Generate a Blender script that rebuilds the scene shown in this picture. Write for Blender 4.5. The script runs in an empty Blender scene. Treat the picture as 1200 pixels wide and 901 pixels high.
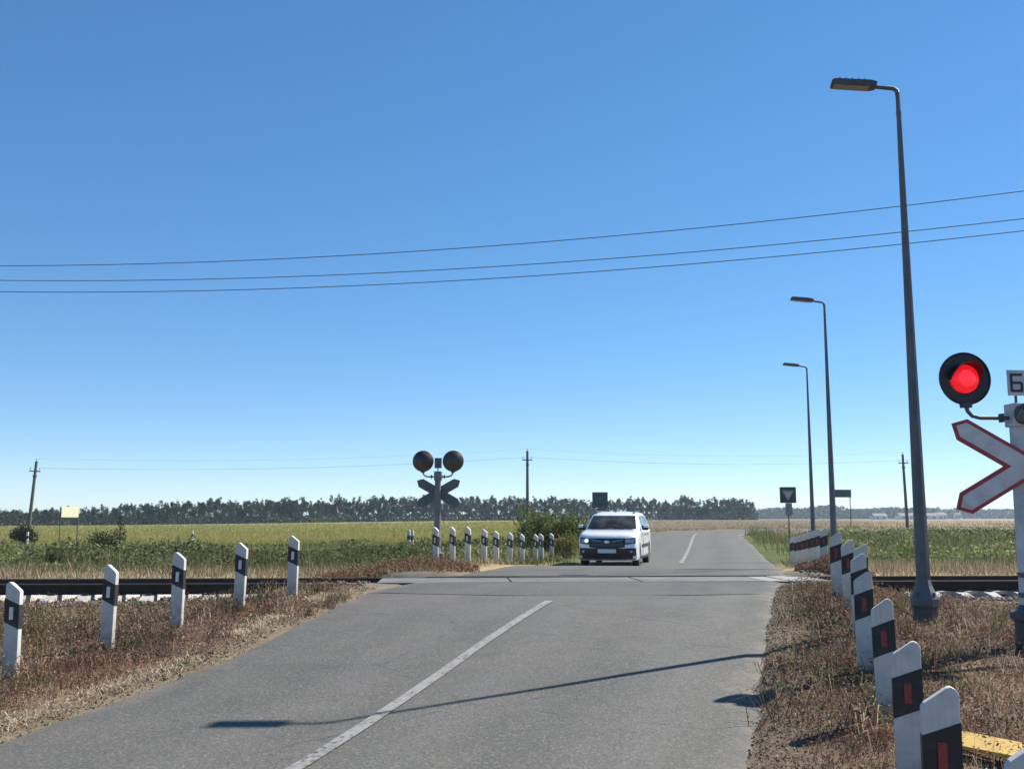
import bpy, math, random
import numpy as np
from mathutils import Vector, Matrix

random.seed(7)
rng = np.random.default_rng(11)
R = math.radians
scene = bpy.context.scene
COL = scene.collection

# ------------------------------------------------------------------ camera
cam_d = bpy.data.cameras.new("camera")
cam = bpy.data.objects.new("camera", cam_d)
COL.objects.link(cam)
cam.location = (0, 0, 1.70)
cam.rotation_euler = (R(90 + 7.555), 0, 0)
cam_d.sensor_fit = 'HORIZONTAL'
cam_d.sensor_width = 36
cam_d.lens = 35.4
cam_d.clip_start = 0.1
cam_d.clip_end = 30000
scene.camera = cam

# ------------------------------------------------------------------ light
SUN_AZ = math.atan2(0.8507, 0.5257)      # measured from +Y towards +X
SUN_EL = R(43.1)
world = bpy.data.worlds.new("World")
scene.world = world
world.use_nodes = True
wn = world.node_tree
wn.nodes.clear()
sky = wn.nodes.new("ShaderNodeTexSky")
sky.sky_type = 'NISHITA'
sky.sun_disc = False
sky.sun_elevation = SUN_EL
sky.sun_rotation = SUN_AZ
sky.altitude = 100
sky.air_density = 0.7
sky.dust_density = 0.0
sky.ozone_density = 5.0
bg = wn.nodes.new("ShaderNodeBackground")
bg.inputs[1].default_value = 0.15
wo = wn.nodes.new("ShaderNodeOutputWorld")
gm = wn.nodes.new('ShaderNodeGamma'); gm.inputs[1].default_value = 0.715       # clear dry-air sky: softer falloff, deeper blue
hs = wn.nodes.new('ShaderNodeHueSaturation'); hs.inputs['Saturation'].default_value = 1.33
wn.links.new(sky.outputs[0], gm.inputs[0]); wn.links.new(gm.outputs[0], hs.inputs['Color']); wn.links.new(hs.outputs[0], bg.inputs[0])
wn.links.new(bg.outputs[0], wo.inputs[0])

sun_d = bpy.data.lights.new("sun", 'SUN')
sun_d.energy = 5.0
sun_d.angle = R(0.5)
sun_d.color = (1.0, 0.95, 0.87)
sun = bpy.data.objects.new("sun", sun_d)
COL.objects.link(sun)
sv = Vector((math.sin(SUN_AZ) * math.cos(SUN_EL), math.cos(SUN_AZ) * math.cos(SUN_EL), math.sin(SUN_EL)))
sun.rotation_euler = sv.to_track_quat('Z', 'Y').to_euler()
sun.location = sv * 100

vs = scene.view_settings
vs.view_transform = 'Standard'
vs.look = 'None'
vs.exposure = 0.76
vs.gamma = 1
vs.use_curve_mapping = False
scene.cycles.use_denoising = True
scene.cycles.max_bounces = 6
scene.cycles.volume_bounces = 0
scene.cycles.transparent_max_bounces = 8

# ------------------------------------------------------------------ helpers
def tag(o, label=None, cat=None, group=None, kind=None):
    if label: o["label"] = label
    if cat: o["category"] = cat
    if group: o["group"] = group
    if kind: o["kind"] = kind
    return o

def empty(name, loc, rz=0.0):
    o = bpy.data.objects.new(name, None)
    o.empty_display_size = 0.2
    COL.objects.link(o)
    o.location = loc
    o.rotation_euler = (0, 0, rz)
    return o

def link_mesh(name, me, parent=None):
    o = bpy.data.objects.new(name, me)
    COL.objects.link(o)
    if parent: o.parent = parent
    return o

def copy_tree(o, parent=None):
    c = o.copy()
    COL.objects.link(c)
    c.parent = parent
    for ch in list(o.children):
        copy_tree(ch, c)
    return c

class MB:
    def __init__(self):
        self.v = []; self.f = []
    def add(self, vs, fs):
        n = len(self.v)
        self.v += [tuple(p) for p in vs]
        self.f += [tuple(i + n for i in q) for q in fs]
        return self
    def box(self, c, s, rz=0.0, rot=None):
        hx, hy, hz = s[0] / 2, s[1] / 2, s[2] / 2
        m = rot if rot is not None else Matrix.Rotation(rz, 3, 'Z')
        pts = [m @ Vector((x, y, z)) + Vector(c) for z in (-hz, hz) for x, y in ((-hx, -hy), (hx, -hy), (hx, hy), (-hx, hy))]
        return self.add(pts, [(3, 2, 1, 0), (4, 5, 6, 7), (0, 1, 5, 4), (1, 2, 6, 5), (2, 3, 7, 6), (3, 0, 4, 7)])
    def prism(self, poly, h0, h1, fn):
        """poly: 2D ccw; fn(u, v, h) -> 3D"""
        n = len(poly)
        pts = [fn(u, v, h0) for u, v in poly] + [fn(u, v, h1) for u, v in poly]
        fs = [tuple(range(n - 1, -1, -1)), tuple(range(n, 2 * n))]
        fs += [(i, (i + 1) % n, n + (i + 1) % n, n + i) for i in range(n)]
        return self.add(pts, fs)
    def tube(self, path, rad, seg=8, cap=True):
        path = [Vector(p) for p in path]
        if not hasattr(rad, '__len__'): rad = [rad] * len(path)
        rings = []
        up = Vector((0, 0, 1))
        prev = None
        for i, p in enumerate(path):
            t = (path[min(i + 1, len(path) - 1)] - path[max(i - 1, 0)]).normalized()
            if prev is None:
                a = up if abs(t.z) < 0.9 else Vector((1, 0, 0))
                n = (a - t * a.dot(t)).normalized()
            else:
                n = (prev - t * prev.dot(t)).normalized()
            prev = n
            b = t.cross(n)
            rings.append([p + (n * math.cos(2 * math.pi * k / seg) + b * math.sin(2 * math.pi * k / seg)) * rad[i] for k in range(seg)])
        pts = [q for r in rings for q in r]
        fs = []
        for i in range(len(rings) - 1):
            for k in range(seg):
                k2 = (k + 1) % seg
                fs.append((i * seg + k, i * seg + k2, (i + 1) * seg + k2, (i + 1) * seg + k))
        if cap:
            fs.append(tuple(range(seg - 1, -1, -1)))
            fs.append(tuple((len(rings) - 1) * seg + k for k in range(seg)))
        return self.add(pts, fs)
    def lathe(self, prof, seg=16, fn=None, ph=0.0):
        """prof: (r, h) list; fn maps (x, y, h) to 3D"""
        fn = fn or (lambda x, y, h: (x, y, h))
        pts = []
        for r, h in prof:
            for k in range(seg):
                a = 2 * math.pi * k / seg + ph
                pts.append(fn(r * math.cos(a), r * math.sin(a), h))
        fs = []
        for i in range(len(prof) - 1):
            for k in range(seg):
                k2 = (k + 1) % seg
                fs.append((i * seg + k, i * seg + k2, (i + 1) * seg + k2, (i + 1) * seg + k))
        fs.append(tuple(range(seg - 1, -1, -1)))
        fs.append(tuple((len(prof) - 1) * seg + k for k in range(seg)))
        return self.add(pts, fs)
    def mesh(self, name, mat, smooth=None, bevel=None):
        me = bpy.data.meshes.new(name)
        me.from_pydata(self.v, [], self.f)
        me.update()
        if bevel:
            import bmesh
            bm = bmesh.new(); bm.from_mesh(me)
            bmesh.ops.remove_doubles(bm, verts=bm.verts, dist=1e-5)
            ed = [e for e in bm.edges if len(e.link_faces) == 2 and e.calc_face_angle(0) > R(28)]
            bmesh.ops.bevel(bm, geom=ed, offset=bevel, segments=2, affect='EDGES', profile=0.6)
            bm.to_mesh(me); bm.free()
        if smooth is not None:
            me.polygons.foreach_set("use_smooth", [True] * len(me.polygons))
            me.set_sharp_from_angle(angle=R(smooth))
        if mat: me.materials.append(mat)
        return me
    def build(self, name, mat, parent=None, smooth=None, bevel=None):
        return link_mesh(name, self.mesh(name, mat, smooth, bevel), parent)

# ------------------------------------------------------------------ materials
class NT:
    def __init__(self, name):
        self.m = bpy.data.materials.new(name)
        self.m.use_nodes = True
        self.t = self.m.node_tree
        self.b = self.t.nodes["Principled BSDF"]
        self.out = self.t.nodes["Material Output"]
    def n(self, typ, **kw):
        nd = self.t.nodes.new(typ)
        for k, v in kw.items():
            if k.startswith("i_"):
                key = k[2:]
                nd.inputs[int(key) if key.isdigit() else key].default_value = v
            else:
                setattr(nd, k, v)
        return nd
    def l(self, a, b): self.t.links.new(a, b)
    def coord(self, which="Object"):
        return self.n("ShaderNodeTexCoord").outputs[which]
    def noise(self, vec, scale, detail=4, rough=0.6, dist=0.0):
        nd = self.n("ShaderNodeTexNoise")
        nd.inputs["Scale"].default_value = scale
        nd.inputs["Detail"].default_value = detail
        nd.inputs["Roughness"].default_value = rough
        nd.inputs["Distortion"].default_value = dist
        self.l(vec, nd.inputs["Vector"])
        return nd.outputs["Fac"]
    def ramp(self, fac, stops):
        nd = self.n("ShaderNodeValToRGB")
        el = nd.color_ramp.elements
        while len(el) < len(stops): el.new(0.5)
        for e, (p, c) in zip(el, stops):
            e.position = p
            e.color = (*c, 1) if len(c) == 3 else c
        self.l(fac, nd.inputs[0])
        return nd.outputs[0]
    def rng(self, val, a, b, c, d):
        nd = self.n("ShaderNodeMapRange")
        self.l(val, nd.inputs[0])
        for i, x in enumerate((a, b, c, d)): nd.inputs[i + 1].default_value = x
        return nd.outputs[0]
    def mix(self, fac, a, b, typ='MIX'):
        nd = self.n("ShaderNodeMix", data_type='RGBA', blend_type=typ)
        if isinstance(fac, (int, float)): nd.inputs[0].default_value = fac
        else: self.l(fac, nd.inputs[0])
        for s, i in ((a, 6), (b, 7)):
            if isinstance(s, tuple): nd.inputs[i].default_value = (*s[:3], 1)
            else: self.l(s, nd.inputs[i])
        return nd.outputs[2]
    def math(self, op, a, b=None, clamp=False):
        nd = self.n("ShaderNodeMath", operation=op, use_clamp=clamp)
        for s, i in ((a, 0), (b, 1)):
            if s is None: continue
            if isinstance(s, (int, float)): nd.inputs[i].default_value = s
            else: self.l(s, nd.inputs[i])
        return nd.outputs[0]
    def bump(self, h, strength, dist=0.01):
        nd = self.n("ShaderNodeBump")
        nd.inputs["Strength"].default_value = strength
        nd.inputs["Distance"].default_value = dist
        self.l(h, nd.inputs["Height"])
        self.l(nd.outputs[0], self.b.inputs["Normal"])

def plain(name, col, rough=0.6, metal=0.0, var=0.25, scale=6.0, coat=0.0, dirt=None):
    """painted / metal surface with mottling"""
    t = NT(name)
    c = t.coord()
    f = t.noise(c, scale, 5, 0.65)
    lo = tuple(x * (1 - var) for x in col); hi = tuple(min(1, x * (1 + var * 0.6)) for x in col)
    base = t.ramp(f, [(0.3, lo), (0.7, hi)])
    if dirt:
        g = t.noise(c, scale * 0.35, 6, 0.7, 0.6)
        base = t.mix(t.rng(g, 0.5, 0.72, 0, dirt[1]), base, dirt[0])
    t.l(base, t.b.inputs["Base Color"])
    t.l(t.rng(f, 0.3, 0.7, rough - 0.08, min(1, rough + 0.1)), t.b.inputs["Roughness"])
    t.b.inputs["Metallic"].default_value = metal
    t.b.inputs["Coat Weight"].default_value = coat
    t.b.inputs["Coat Roughness"].default_value = 0.05
    return t.m

M = {}
M['post_white'] = plain('post_white', (0.76, 0.73, 0.665), 0.7, var=0.14, scale=9, dirt=((0.42, 0.38, 0.32), 0.5))
def post_paint():
    t = NT('post_white')
    c = t.coord()
    sp = t.n("ShaderNodeSeparateXYZ"); t.l(c, sp.inputs[0])
    oi = t.n("ShaderNodeObjectInfo")
    sh = t.n("ShaderNodeVectorMath", operation='ADD'); t.l(c, sh.inputs[0])
    cb = t.n("ShaderNodeCombineXYZ"); t.l(t.math('MULTIPLY', oi.outputs["Random"], 37.0), cb.inputs[0]); t.l(cb.outputs[0], sh.inputs[1])
    v = sh.outputs[0]
    f = t.noise(v, 11, 5, 0.65)
    col = t.ramp(f, [(0.3, (0.50, 0.485, 0.45)), (0.7, (0.64, 0.62, 0.575))])
    mp = t.n("ShaderNodeMapping"); mp.inputs["Scale"].default_value = (38, 38, 2.2); t.l(v, mp.inputs["Vector"])
    st = t.noise(mp.outputs[0], 1.0, 5, 0.7)
    col = t.mix(t.rng(st, 0.52, 0.75, 0, 0.45), col, (0.30, 0.275, 0.235))
    sc = t.noise(v, 30, 4, 0.8)
    col = t.mix(t.rng(sc, 0.64, 0.70, 0, 0.6), col, (0.26, 0.245, 0.22))
    lowz = t.rng(sp.outputs[2], 0.0, 0.42, 0.95, 0.0)
    dd = t.math('MULTIPLY', lowz, t.rng(t.noise(v, 14, 5, 0.75), 0.3, 0.65, 0.15, 1.0))
    col = t.mix(dd, col, (0.22, 0.17, 0.125))
    t.l(col, t.b.inputs["Base Color"]); t.b.inputs["Roughness"].default_value = 0.8
    t.bump(sc, 0.25, 0.004)
    return t.m
M['post_white'] = post_paint()
M['post_black'] = plain('post_black', (0.018, 0.018, 0.02), 0.55, var=0.4, scale=20, dirt=((0.09, 0.085, 0.08), 0.5))
M['refl_red'] = plain('refl_red', (0.24, 0.018, 0.03), 0.3, var=0.2, scale=40)
M['refl_white'] = plain('refl_white', (0.72, 0.72, 0.70), 0.3, var=0.15, scale=40)
M['galv'] = plain('galvanised_steel', (0.125, 0.135, 0.15), 0.6, 0.4, var=0.3, scale=5, dirt=((0.28, 0.28, 0.28), 0.4))
M['galv_dark'] = plain('weathered_steel', (0.085, 0.09, 0.10), 0.65, 0.3, var=0.35, scale=8, dirt=((0.16, 0.13, 0.11), 0.5))
M['lamp_under'] = plain('lamp_lens', (0.26, 0.23, 0.19), 0.4, var=0.2, scale=10)
M['black_paint'] = plain('black_paint', (0.014, 0.013, 0.014), 0.42, var=0.4, scale=9, dirt=((0.06, 0.05, 0.045), 0.5))
M['shell'] = plain('signal_shell', (0.055, 0.045, 0.04), 0.38, 0.2, var=0.35, scale=7, dirt=((0.11, 0.09, 0.08), 0.6))
M['sign_white'] = plain('sign_white', (0.66, 0.64, 0.61), 0.5, var=0.16, scale=6, dirt=((0.38, 0.35, 0.31), 0.75))
M['sign_red'] = plain('sign_red', (0.42, 0.035, 0.03), 0.42, var=0.25, scale=9)
M['sign_back'] = plain('sign_back', (0.11, 0.125, 0.135), 0.5, 0.4, var=0.25, scale=5)
M['pole_paint'] = plain('pole_paint', (0.55, 0.56, 0.57), 0.6, var=0.18, scale=7, dirt=((0.22, 0.22, 0.23), 0.7))
M['pole_grey'] = plain('pole_grey', (0.16, 0.17, 0.175), 0.6, 0.1, var=0.3, scale=7, dirt=((0.09, 0.08, 0.075), 0.5))
M['old_conc'] = plain('old_concrete', (0.13, 0.12, 0.105), 0.9, var=0.3, scale=5, dirt=((0.10, 0.09, 0.08), 0.6))
M['wood_pole'] = plain('wood_pole', (0.10, 0.075, 0.055), 0.85, var=0.4, scale=8)
M['insul'] = plain('insulator', (0.5, 0.5, 0.48), 0.25, var=0.1, scale=20)
M['sleeper'] = plain('sleeper_concrete', (0.50, 0.475, 0.435), 0.88, var=0.25, scale=9, dirt=((0.24, 0.19, 0.14), 0.7))
M['deck_light'] = plain('deck_light', (0.29, 0.275, 0.25), 0.85, var=0.2, scale=5, dirt=((0.32, 0.29, 0.26), 0.6))
M['deck'] = plain('deck_concrete', (0.155, 0.148, 0.136), 0.88, var=0.3, scale=3.0, dirt=((0.085, 0.078, 0.07), 0.8))
M['rail_side'] = plain('rail_rust', (0.045, 0.028, 0.02), 0.85, 0.1, var=0.4, scale=6)
M['rail_top'] = plain('rail_polished', (0.16, 0.14, 0.125), 0.5, 0.6, var=0.2, scale=4)
M['cable'] = plain('cable_black', (0.02, 0.022, 0.025), 0.5, var=0.2, scale=4)
M['yellow'] = plain('yellow_paint', (0.62, 0.40, 0.09), 0.6, var=0.2, scale=6, dirt=((0.36, 0.24, 0.09), 0.7))
M['sand_sign'] = plain('sign_cream', (0.72, 0.68, 0.48), 0.5, var=0.12, scale=4)
M['yield_bg'] = plain('yield_board', (0.055, 0.065, 0.065), 0.5, var=0.2, scale=5)
M['yield_in'] = plain('yield_white', (0.55, 0.46, 0.44), 0.5, var=0.15, scale=5)
M['yield_edge'] = plain('yield_edge', (0.30, 0.24, 0.24), 0.5, var=0.15, scale=5)
# car
M['car_paint'] = plain('car_white_paint', (0.80, 0.80, 0.80), 0.32, var=0.05, scale=3, coat=0.8)
M['car_black'] = plain('car_black_plastic', (0.016, 0.016, 0.018), 0.5, var=0.3, scale=12)
M['car_grey'] = plain('car_grey_plastic', (0.17, 0.17, 0.175), 0.55, var=0.2, scale=9)
M['tyre'] = plain('tyre_rubber', (0.022, 0.021, 0.02), 0.85, var=0.3, scale=14)
M['rim'] = plain('alloy_rim', (0.46, 0.46, 0.48), 0.35, 0.85, var=0.15, scale=9)
M['chrome'] = plain('chrome', (0.72, 0.72, 0.73), 0.15, 1.0, var=0.05, scale=9)
M['headlamp'] = plain('headlamp_glass', (0.40, 0.42, 0.45), 0.12, 0.6, var=0.2, scale=14, coat=1.0)
M['plate'] = plain('plate_white', (0.66, 0.66, 0.65), 0.4, var=0.06, scale=8)
M['tail'] = plain('tail_red', (0.30, 0.015, 0.015), 0.2, var=0.1, scale=8, coat=0.6)
def glass_mat():
    t = NT('car_glass')
    c = t.coord()
    f = t.noise(c, 2.5, 3, 0.5)
    t.l(t.ramp(f, [(0.35, (0.010, 0.011, 0.012)), (0.7, (0.075, 0.078, 0.078))]), t.b.inputs["Base Color"])  # paler noise patches imitate windscreen reflections, painted into the base colour
    t.b.inputs["Roughness"].default_value = 0.08
    t.b.inputs["Specular IOR Level"].default_value = 0.12
    return t.m
M['glass'] = glass_mat()
def emit(name, col, strength, base):
    t = NT(name)
    c = t.coord()
    v = t.n("ShaderNodeTexVoronoi"); v.inputs["Scale"].default_value = 62
    t.l(c, v.inputs["Vector"])
    s = t.rng(v.outputs["Distance"], 0.1, 0.7, strength * 1.2, strength * 0.65)
    t.b.inputs["Base Color"].default_value = (*base, 1)
    t.b.inputs["Emission Color"].default_value = (*col, 1)
    t.l(s, t.b.inputs["Emission Strength"])
    t.b.inputs["Roughness"].default_value = 0.25
    return t.m
M['red_lit'] = emit('signal_lens_lit', (1.0, 0.012, 0.024), 0.5, (0.45, 0.01, 0.015))
M['red_core'] = emit('signal_lens_core', (1.0, 0.02, 0.035), 0.95, (0.45, 0.01, 0.015))
M['drl'] = emit('running_light', (0.95, 0.97, 1.0), 1.5, (0.8, 0.8, 0.8))
M['red_dark'] = plain('signal_lens_dark', (0.12, 0.01, 0.012), 0.2, var=0.2, scale=30)

def asphalt_mat(name, tone=1.0):
    t = NT(name)
    uv = t.n("ShaderNodeUVMap"); uv.uv_map = "road"
    sep = t.n("ShaderNodeSeparateXYZ"); t.l(uv.outputs[0], sep.inputs[0])
    c = t.coord()
    big = t.noise(c, 0.45, 5, 0.6, 0.4)
    mid = t.noise(c, 2.6, 5, 0.7)
    fine = t.noise(c, 70, 3, 0.8)
    grit = t.n("ShaderNodeTexVoronoi"); grit.inputs["Scale"].default_value = 62
    t.l(c, grit.inputs["Vector"])
    k = tone
    col = t.ramp(big, [(0.28, (0.132 * k, 0.135 * k, 0.112 * k)), (0.5, (0.170 * k, 0.163 * k, 0.138 * k)), (0.72, (0.212 * k, 0.186 * k, 0.160 * k))])
    col = t.mix(0.55, col, t.ramp(mid, [(0.3, (0.36, 0.37, 0.36)), (0.7, (0.62, 0.60, 0.58))]), 'OVERLAY')
    # stretched wear along the wheel paths
    mp = t.n("ShaderNodeMapping"); mp.inputs["Scale"].default_value = (1.4, 0.09, 1)
    t.l(uv.outputs[0], mp.inputs["Vector"])
    streak = t.noise(mp.outputs[0], 1.0, 4, 0.6)
    col = t.mix(t.rng(streak, 0.45, 0.75, 0, 0.35), col, (0.225 * k, 0.20 * k, 0.185 * k))
    col = t.mix(t.rng(streak, 0.45, 0.25, 0, 0.30), col, (0.115 * k, 0.116 * k, 0.112 * k))
    # wheel paths polished pale, oil-darkened strip between them
    aw = t.math('ADD', sep.outputs[0], t.rng(t.noise(c, 0.5, 3, 0.5), 0.3, 0.7, -.25, .25))
    for cen, wd, amt, cc_ in ((.72, .38, .52, (0.205 * k, 0.193 * k, 0.176 * k)), (2.2, .40, .52, (0.21 * k, 0.197 * k, 0.178 * k)), (-.62, .36, .48, (0.205 * k, 0.190 * k, 0.176 * k)), (-1.85, .36, .48, (0.21 * k, 0.190 * k, 0.172 * k)), (1.46, .30, .30, (0.10 * k, 0.10 * k, 0.095 * k)), (-1.2, .26, .26, (0.105 * k, 0.105 * k, 0.098 * k))):
        dd = t.math('ABSOLUTE', t.math('SUBTRACT', aw, cen))
        fm = t.math('MULTIPLY', t.rng(dd, 0.0, wd, amt, 0.0), t.rng(streak, 0.3, 0.6, 0.35, 1.3))
        col = t.mix(fm, col, cc_)
    # blotchy stains
    bl = t.noise(c, 1.1, 6, 0.7, 1.2)
    col = t.mix(t.rng(bl, 0.56, 0.70, 0, 0.42), col, (0.07, 0.068, 0.062))
    # stones in the surface
    st = t.n("ShaderNodeSeparateColor"); t.l(grit.outputs["Color"], st.inputs[0])
    col = t.mix(t.rng(st.outputs[0], 0.72, 0.98, 0, 0.45), col, (0.25, 0.24, 0.215))
    col = t.mix(t.rng(st.outputs[1], 0.66, 0.95, 0, 0.55), col, (0.045, 0.045, 0.042))
    # a few cracks
    vc = t.n("ShaderNodeTexVoronoi", feature='DISTANCE_TO_EDGE'); vc.inputs["Scale"].default_value = 0.42
    wob = t.n("ShaderNodeMix", data_type='VECTOR')
    wob.inputs[0].default_value = 0.16
    nz = t.n("ShaderNodeTexNoise"); nz.inputs["Scale"].default_value = 2.2; nz.inputs["Detail"].default_value = 6
    t.l(c, nz.inputs["Vector"]); t.l(c, wob.inputs[4]); t.l(nz.outputs["Color"], wob.inputs[5])
    t.l(wob.outputs[1], vc.inputs["Vector"])
    crack = t.rng(vc.outputs["Distance"], 0.002, 0.010, 1, 0)
    cm = t.math('MULTIPLY', crack, t.rng(mid, 0.46, 0.60, 0, 0.5))
    col = t.mix(cm, col, (0.035, 0.034, 0.032))
    # sand washed on to the edges
    au = t.n("ShaderNodeSeparateXYZ"); uv2 = t.n("ShaderNodeUVMap"); uv2.uv_map = "edge"
    t.l(uv2.outputs[0], au.inputs[0])
    e = t.math('ADD', au.outputs[0], t.rng(t.noise(c, 1.3, 6, 0.7), 0.3, 0.7, -0.30, 0.30))
    col = t.mix(t.rng(e, -0.10, 0.34, 0.0, 0.92), col, t.ramp(mid, [(0.3, (0.155, 0.125, 0.095)), (0.7, (0.225, 0.185, 0.14))]))
    col = t.mix(t.rng(fine, 0.35, 0.7, 0.0, 0.18), col, (0.05, 0.05, 0.05))
    t.l(col, t.b.inputs["Base Color"])
    t.b.inputs["Roughness"].default_value = 0.82
    t.b.inputs["Specular IOR Level"].default_value = 0.35
    h = t.math('ADD', t.math('MULTIPLY', grit.outputs["Distance"], 0.6), fine)
    t.bump(h, 0.5, 0.006)
    return t.m
M['asphalt'] = asphalt_mat('asphalt', .63)
M['asphalt_dark'] = asphalt_mat('asphalt_patch', 0.53)

def paint_mat():
    t = NT('road_paint')
    c = t.coord()
    f = t.noise(c, 16, 6, 0.75)
    g = t.noise(c, 2.0, 4, 0.6)
    k = t.math('ADD', f, t.math('MULTIPLY', g, 0.5))
    col = t.mix(t.rng(k, 0.56, 0.80, 0.0, 1.0), (0.14, 0.135, 0.126), (0.265, 0.256, 0.24))
    t.l(col, t.b.inputs["Base Color"])
    t.b.inputs["Roughness"].default_value = 0.8
    tr = t.n("ShaderNodeBsdfTransparent")
    mx = t.n("ShaderNodeMixShader")
    uv = t.n("ShaderNodeUVMap"); uv.uv_map = "fade"
    sp = t.n("ShaderNodeSeparateXYZ"); t.l(uv.outputs[0], sp.inputs[0])
    kk = t.math('ADD', k, sp.outputs[1])
    t.l(t.rng(kk, 0.46, 0.70, 0.15, 0.95), mx.inputs[0])
    t.l(tr.outputs[0], mx.inputs[1]); t.l(t.b.outputs[0], mx.inputs[2])
    t.l(mx.outputs[0], t.out.inputs[0])
    return t.m
M['paint'] = paint_mat()

def ground_mat():
    t = NT('ground_soil')
    at = t.n("ShaderNodeVertexColor"); at.layer_name = "Col"
    c = t.coord()
    a = t.noise(c, 0.8, 6, 0.65); b = t.noise(c, 9, 5, 0.75); d = t.noise(c, 0.03, 5, 0.6)
    col = t.mix(0.7, at.outputs[0], t.ramp(a, [(0.3, (0.33, 0.33, 0.33)), (0.7, (0.68, 0.66, 0.62))]), 'OVERLAY')
    col = t.mix(0.7, col, t.ramp(b, [(0.25, (0.28, 0.28, 0.28)), (0.75, (0.72, 0.71, 0.70))]), 'OVERLAY')
    col = t.mix(0.4, col, t.ramp(d, [(0.3, (0.36, 0.40, 0.34)), (0.7, (0.64, 0.60, 0.55))]), 'OVERLAY')
    t.l(col, t.b.inputs["Base Color"])
    t.b.inputs["Roughness"].default_value = 0.95
    t.b.inputs["Specular IOR Level"].default_value = 0.1
    t.bump(b, 0.7, 0.03)
    return t.m
M['ground'] = ground_mat()

def veg_mat(name, trans=0.35):
    t = NT(name)
    at = t.n("ShaderNodeVertexColor"); at.layer_name = "Col"
    t.l(at.outputs[0], t.b.inputs["Base Color"])
    t.b.inputs["Roughness"].default_value = 0.75
    t.b.inputs["Specular IOR Level"].default_value = 0.2
    tl = t.n("ShaderNodeBsdfTranslucent")
    t.l(at.outputs[0], tl.inputs[0])
    mx = t.n("ShaderNodeMixShader"); mx.inputs[0].default_value = trans
    t.l(t.b.outputs[0], mx.inputs[1]); t.l(tl.outputs[0], mx.inputs[2])
    t.l(mx.outputs[0], t.out.inputs[0])
    return t.m
M['veg'] = veg_mat('plant_leaf', 0.38)
M['dry'] = veg_mat('dry_stalk', 0.25)
M['far_leaf'] = veg_mat('tree_leaf', 0.22)

def stone_mat():
    t = NT('ballast_stone')
    oi = t.coord()
    f = t.noise(oi, 11, 2, 0.6)
    t.l(t.ramp(f, [(0.3, (0.095, 0.075, 0.058)), (0.55, (0.175, 0.145, 0.115)), (0.75, (0.27, 0.23, 0.185))]), t.b.inputs["Base Color"])
    t.b.inputs["Roughness"].default_value = 0.9
    return t.m
M['stone'] = stone_mat()
M['bark'] = plain('bark', (0.075, 0.06, 0.05), 0.9, var=0.4, scale=3)
M['house_wall'] = plain('house_wall', (0.72, 0.70, 0.66), 0.8, var=0.1, scale=0.3)
M['house_roof'] = plain('house_roof', (0.22, 0.19, 0.18), 0.8, var=0.2, scale=0.4)

# ------------------------------------------------------------------ land shape
def vnoise(x, y, scale, seed=0):
    x = np.asarray(x, float) / scale + seed * 17.31; y = np.asarray(y, float) / scale - seed * 9.77
    xi = np.floor(x).astype(np.int64); yi = np.floor(y).astype(np.int64)
    fx = x - xi; fy = y - yi
    fx = fx * fx * (3 - 2 * fx); fy = fy * fy * (3 - 2 * fy)
    def h(a, b):
        n = (a * 374761393 + b * 668265263 + seed * 974711) & 0x7fffffff
        n = ((n ^ (n >> 13)) * 1274126177) & 0x7fffffff
        n = n ^ (n >> 16)
        return (n & 0xffff) / 65535.0
    return (h(xi, yi) * (1 - fx) + h(xi + 1, yi) * fx) * (1 - fy) + (h(xi, yi + 1) * (1 - fx) + h(xi + 1, yi + 1) * fx) * fy

def fbm(x, y, scale, seed=0):
    return (vnoise(x, y, scale, seed) * 0.55 + vnoise(x, y, scale / 2.3, seed + 1) * 0.3 + vnoise(x, y, scale / 5.1, seed + 2) * 0.15)

def sstep(a, b, x):
    t = np.clip((np.asarray(x, float) - a) / (b - a), 0, 1)
    return t * t * (3 - 2 * t)

# road centre line
CX = [(0.278 * y - 3.5, y) for y in (-60, -20, 0, 8, 16, 24)]
CX += [(4.64, 30), (7.6, 45), (11.2, 64), (13.9, 74), (18.2, 82), (26, 89), (40, 95.5), (62, 101), (100, 107), (180, 117), (330, 133)]
CX = np.array(CX)
seg_a, seg_b = CX[:-1], CX[1:]
_zr = np.array([(-60, 0), (4, 0), (7, .05), (8, .10), (9.5, .20), (11, .32), (12.5, .42), (14, .50), (15.5, .555), (24, .56), (26, .46), (29.5, .28), (34, .26), (40, .33), (50, .5), (65, .68), (90, .78), (140, .8), (400, .8)])
def zr(y): return np.interp(y, _zr[:, 0], _zr[:, 1])
def half_l(y): return np.interp(y, [-60, 10.5, 16, 24, 30, 60], [2.25, 2.25, 3.1, 3.2, 2.9, 2.9])
def half_r(y): return np.interp(y, [-60, 16, 20, 60], [2.88, 2.88, 2.95, 2.9])

def road_coord(x, y):
    """signed lateral distance (right positive) and the y of the nearest centre point"""
    x = np.asarray(x, float); y = np.asarray(y, float)
    best = np.full(x.shape, 1e9); bt = np.zeros(x.shape); by = np.zeros(x.shape)
    for a, b in zip(seg_a, seg_b):
        d = b - a; L = np.hypot(*d); u = d / L
        s = np.clip((x - a[0]) * u[0] + (y - a[1]) * u[1], 0, L)
        px = a[0] + u[0] * s; py = a[1] + u[1] * s
        dist = np.hypot(x - px, y - py)
        sg = np.sign((x - px) * u[1] - (y - py) * u[0])
        m = dist < best
        best = np.where(m, dist, best); bt = np.where(m, dist * sg, bt); by = np.where(m, py, by)
    return bt, by

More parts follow.
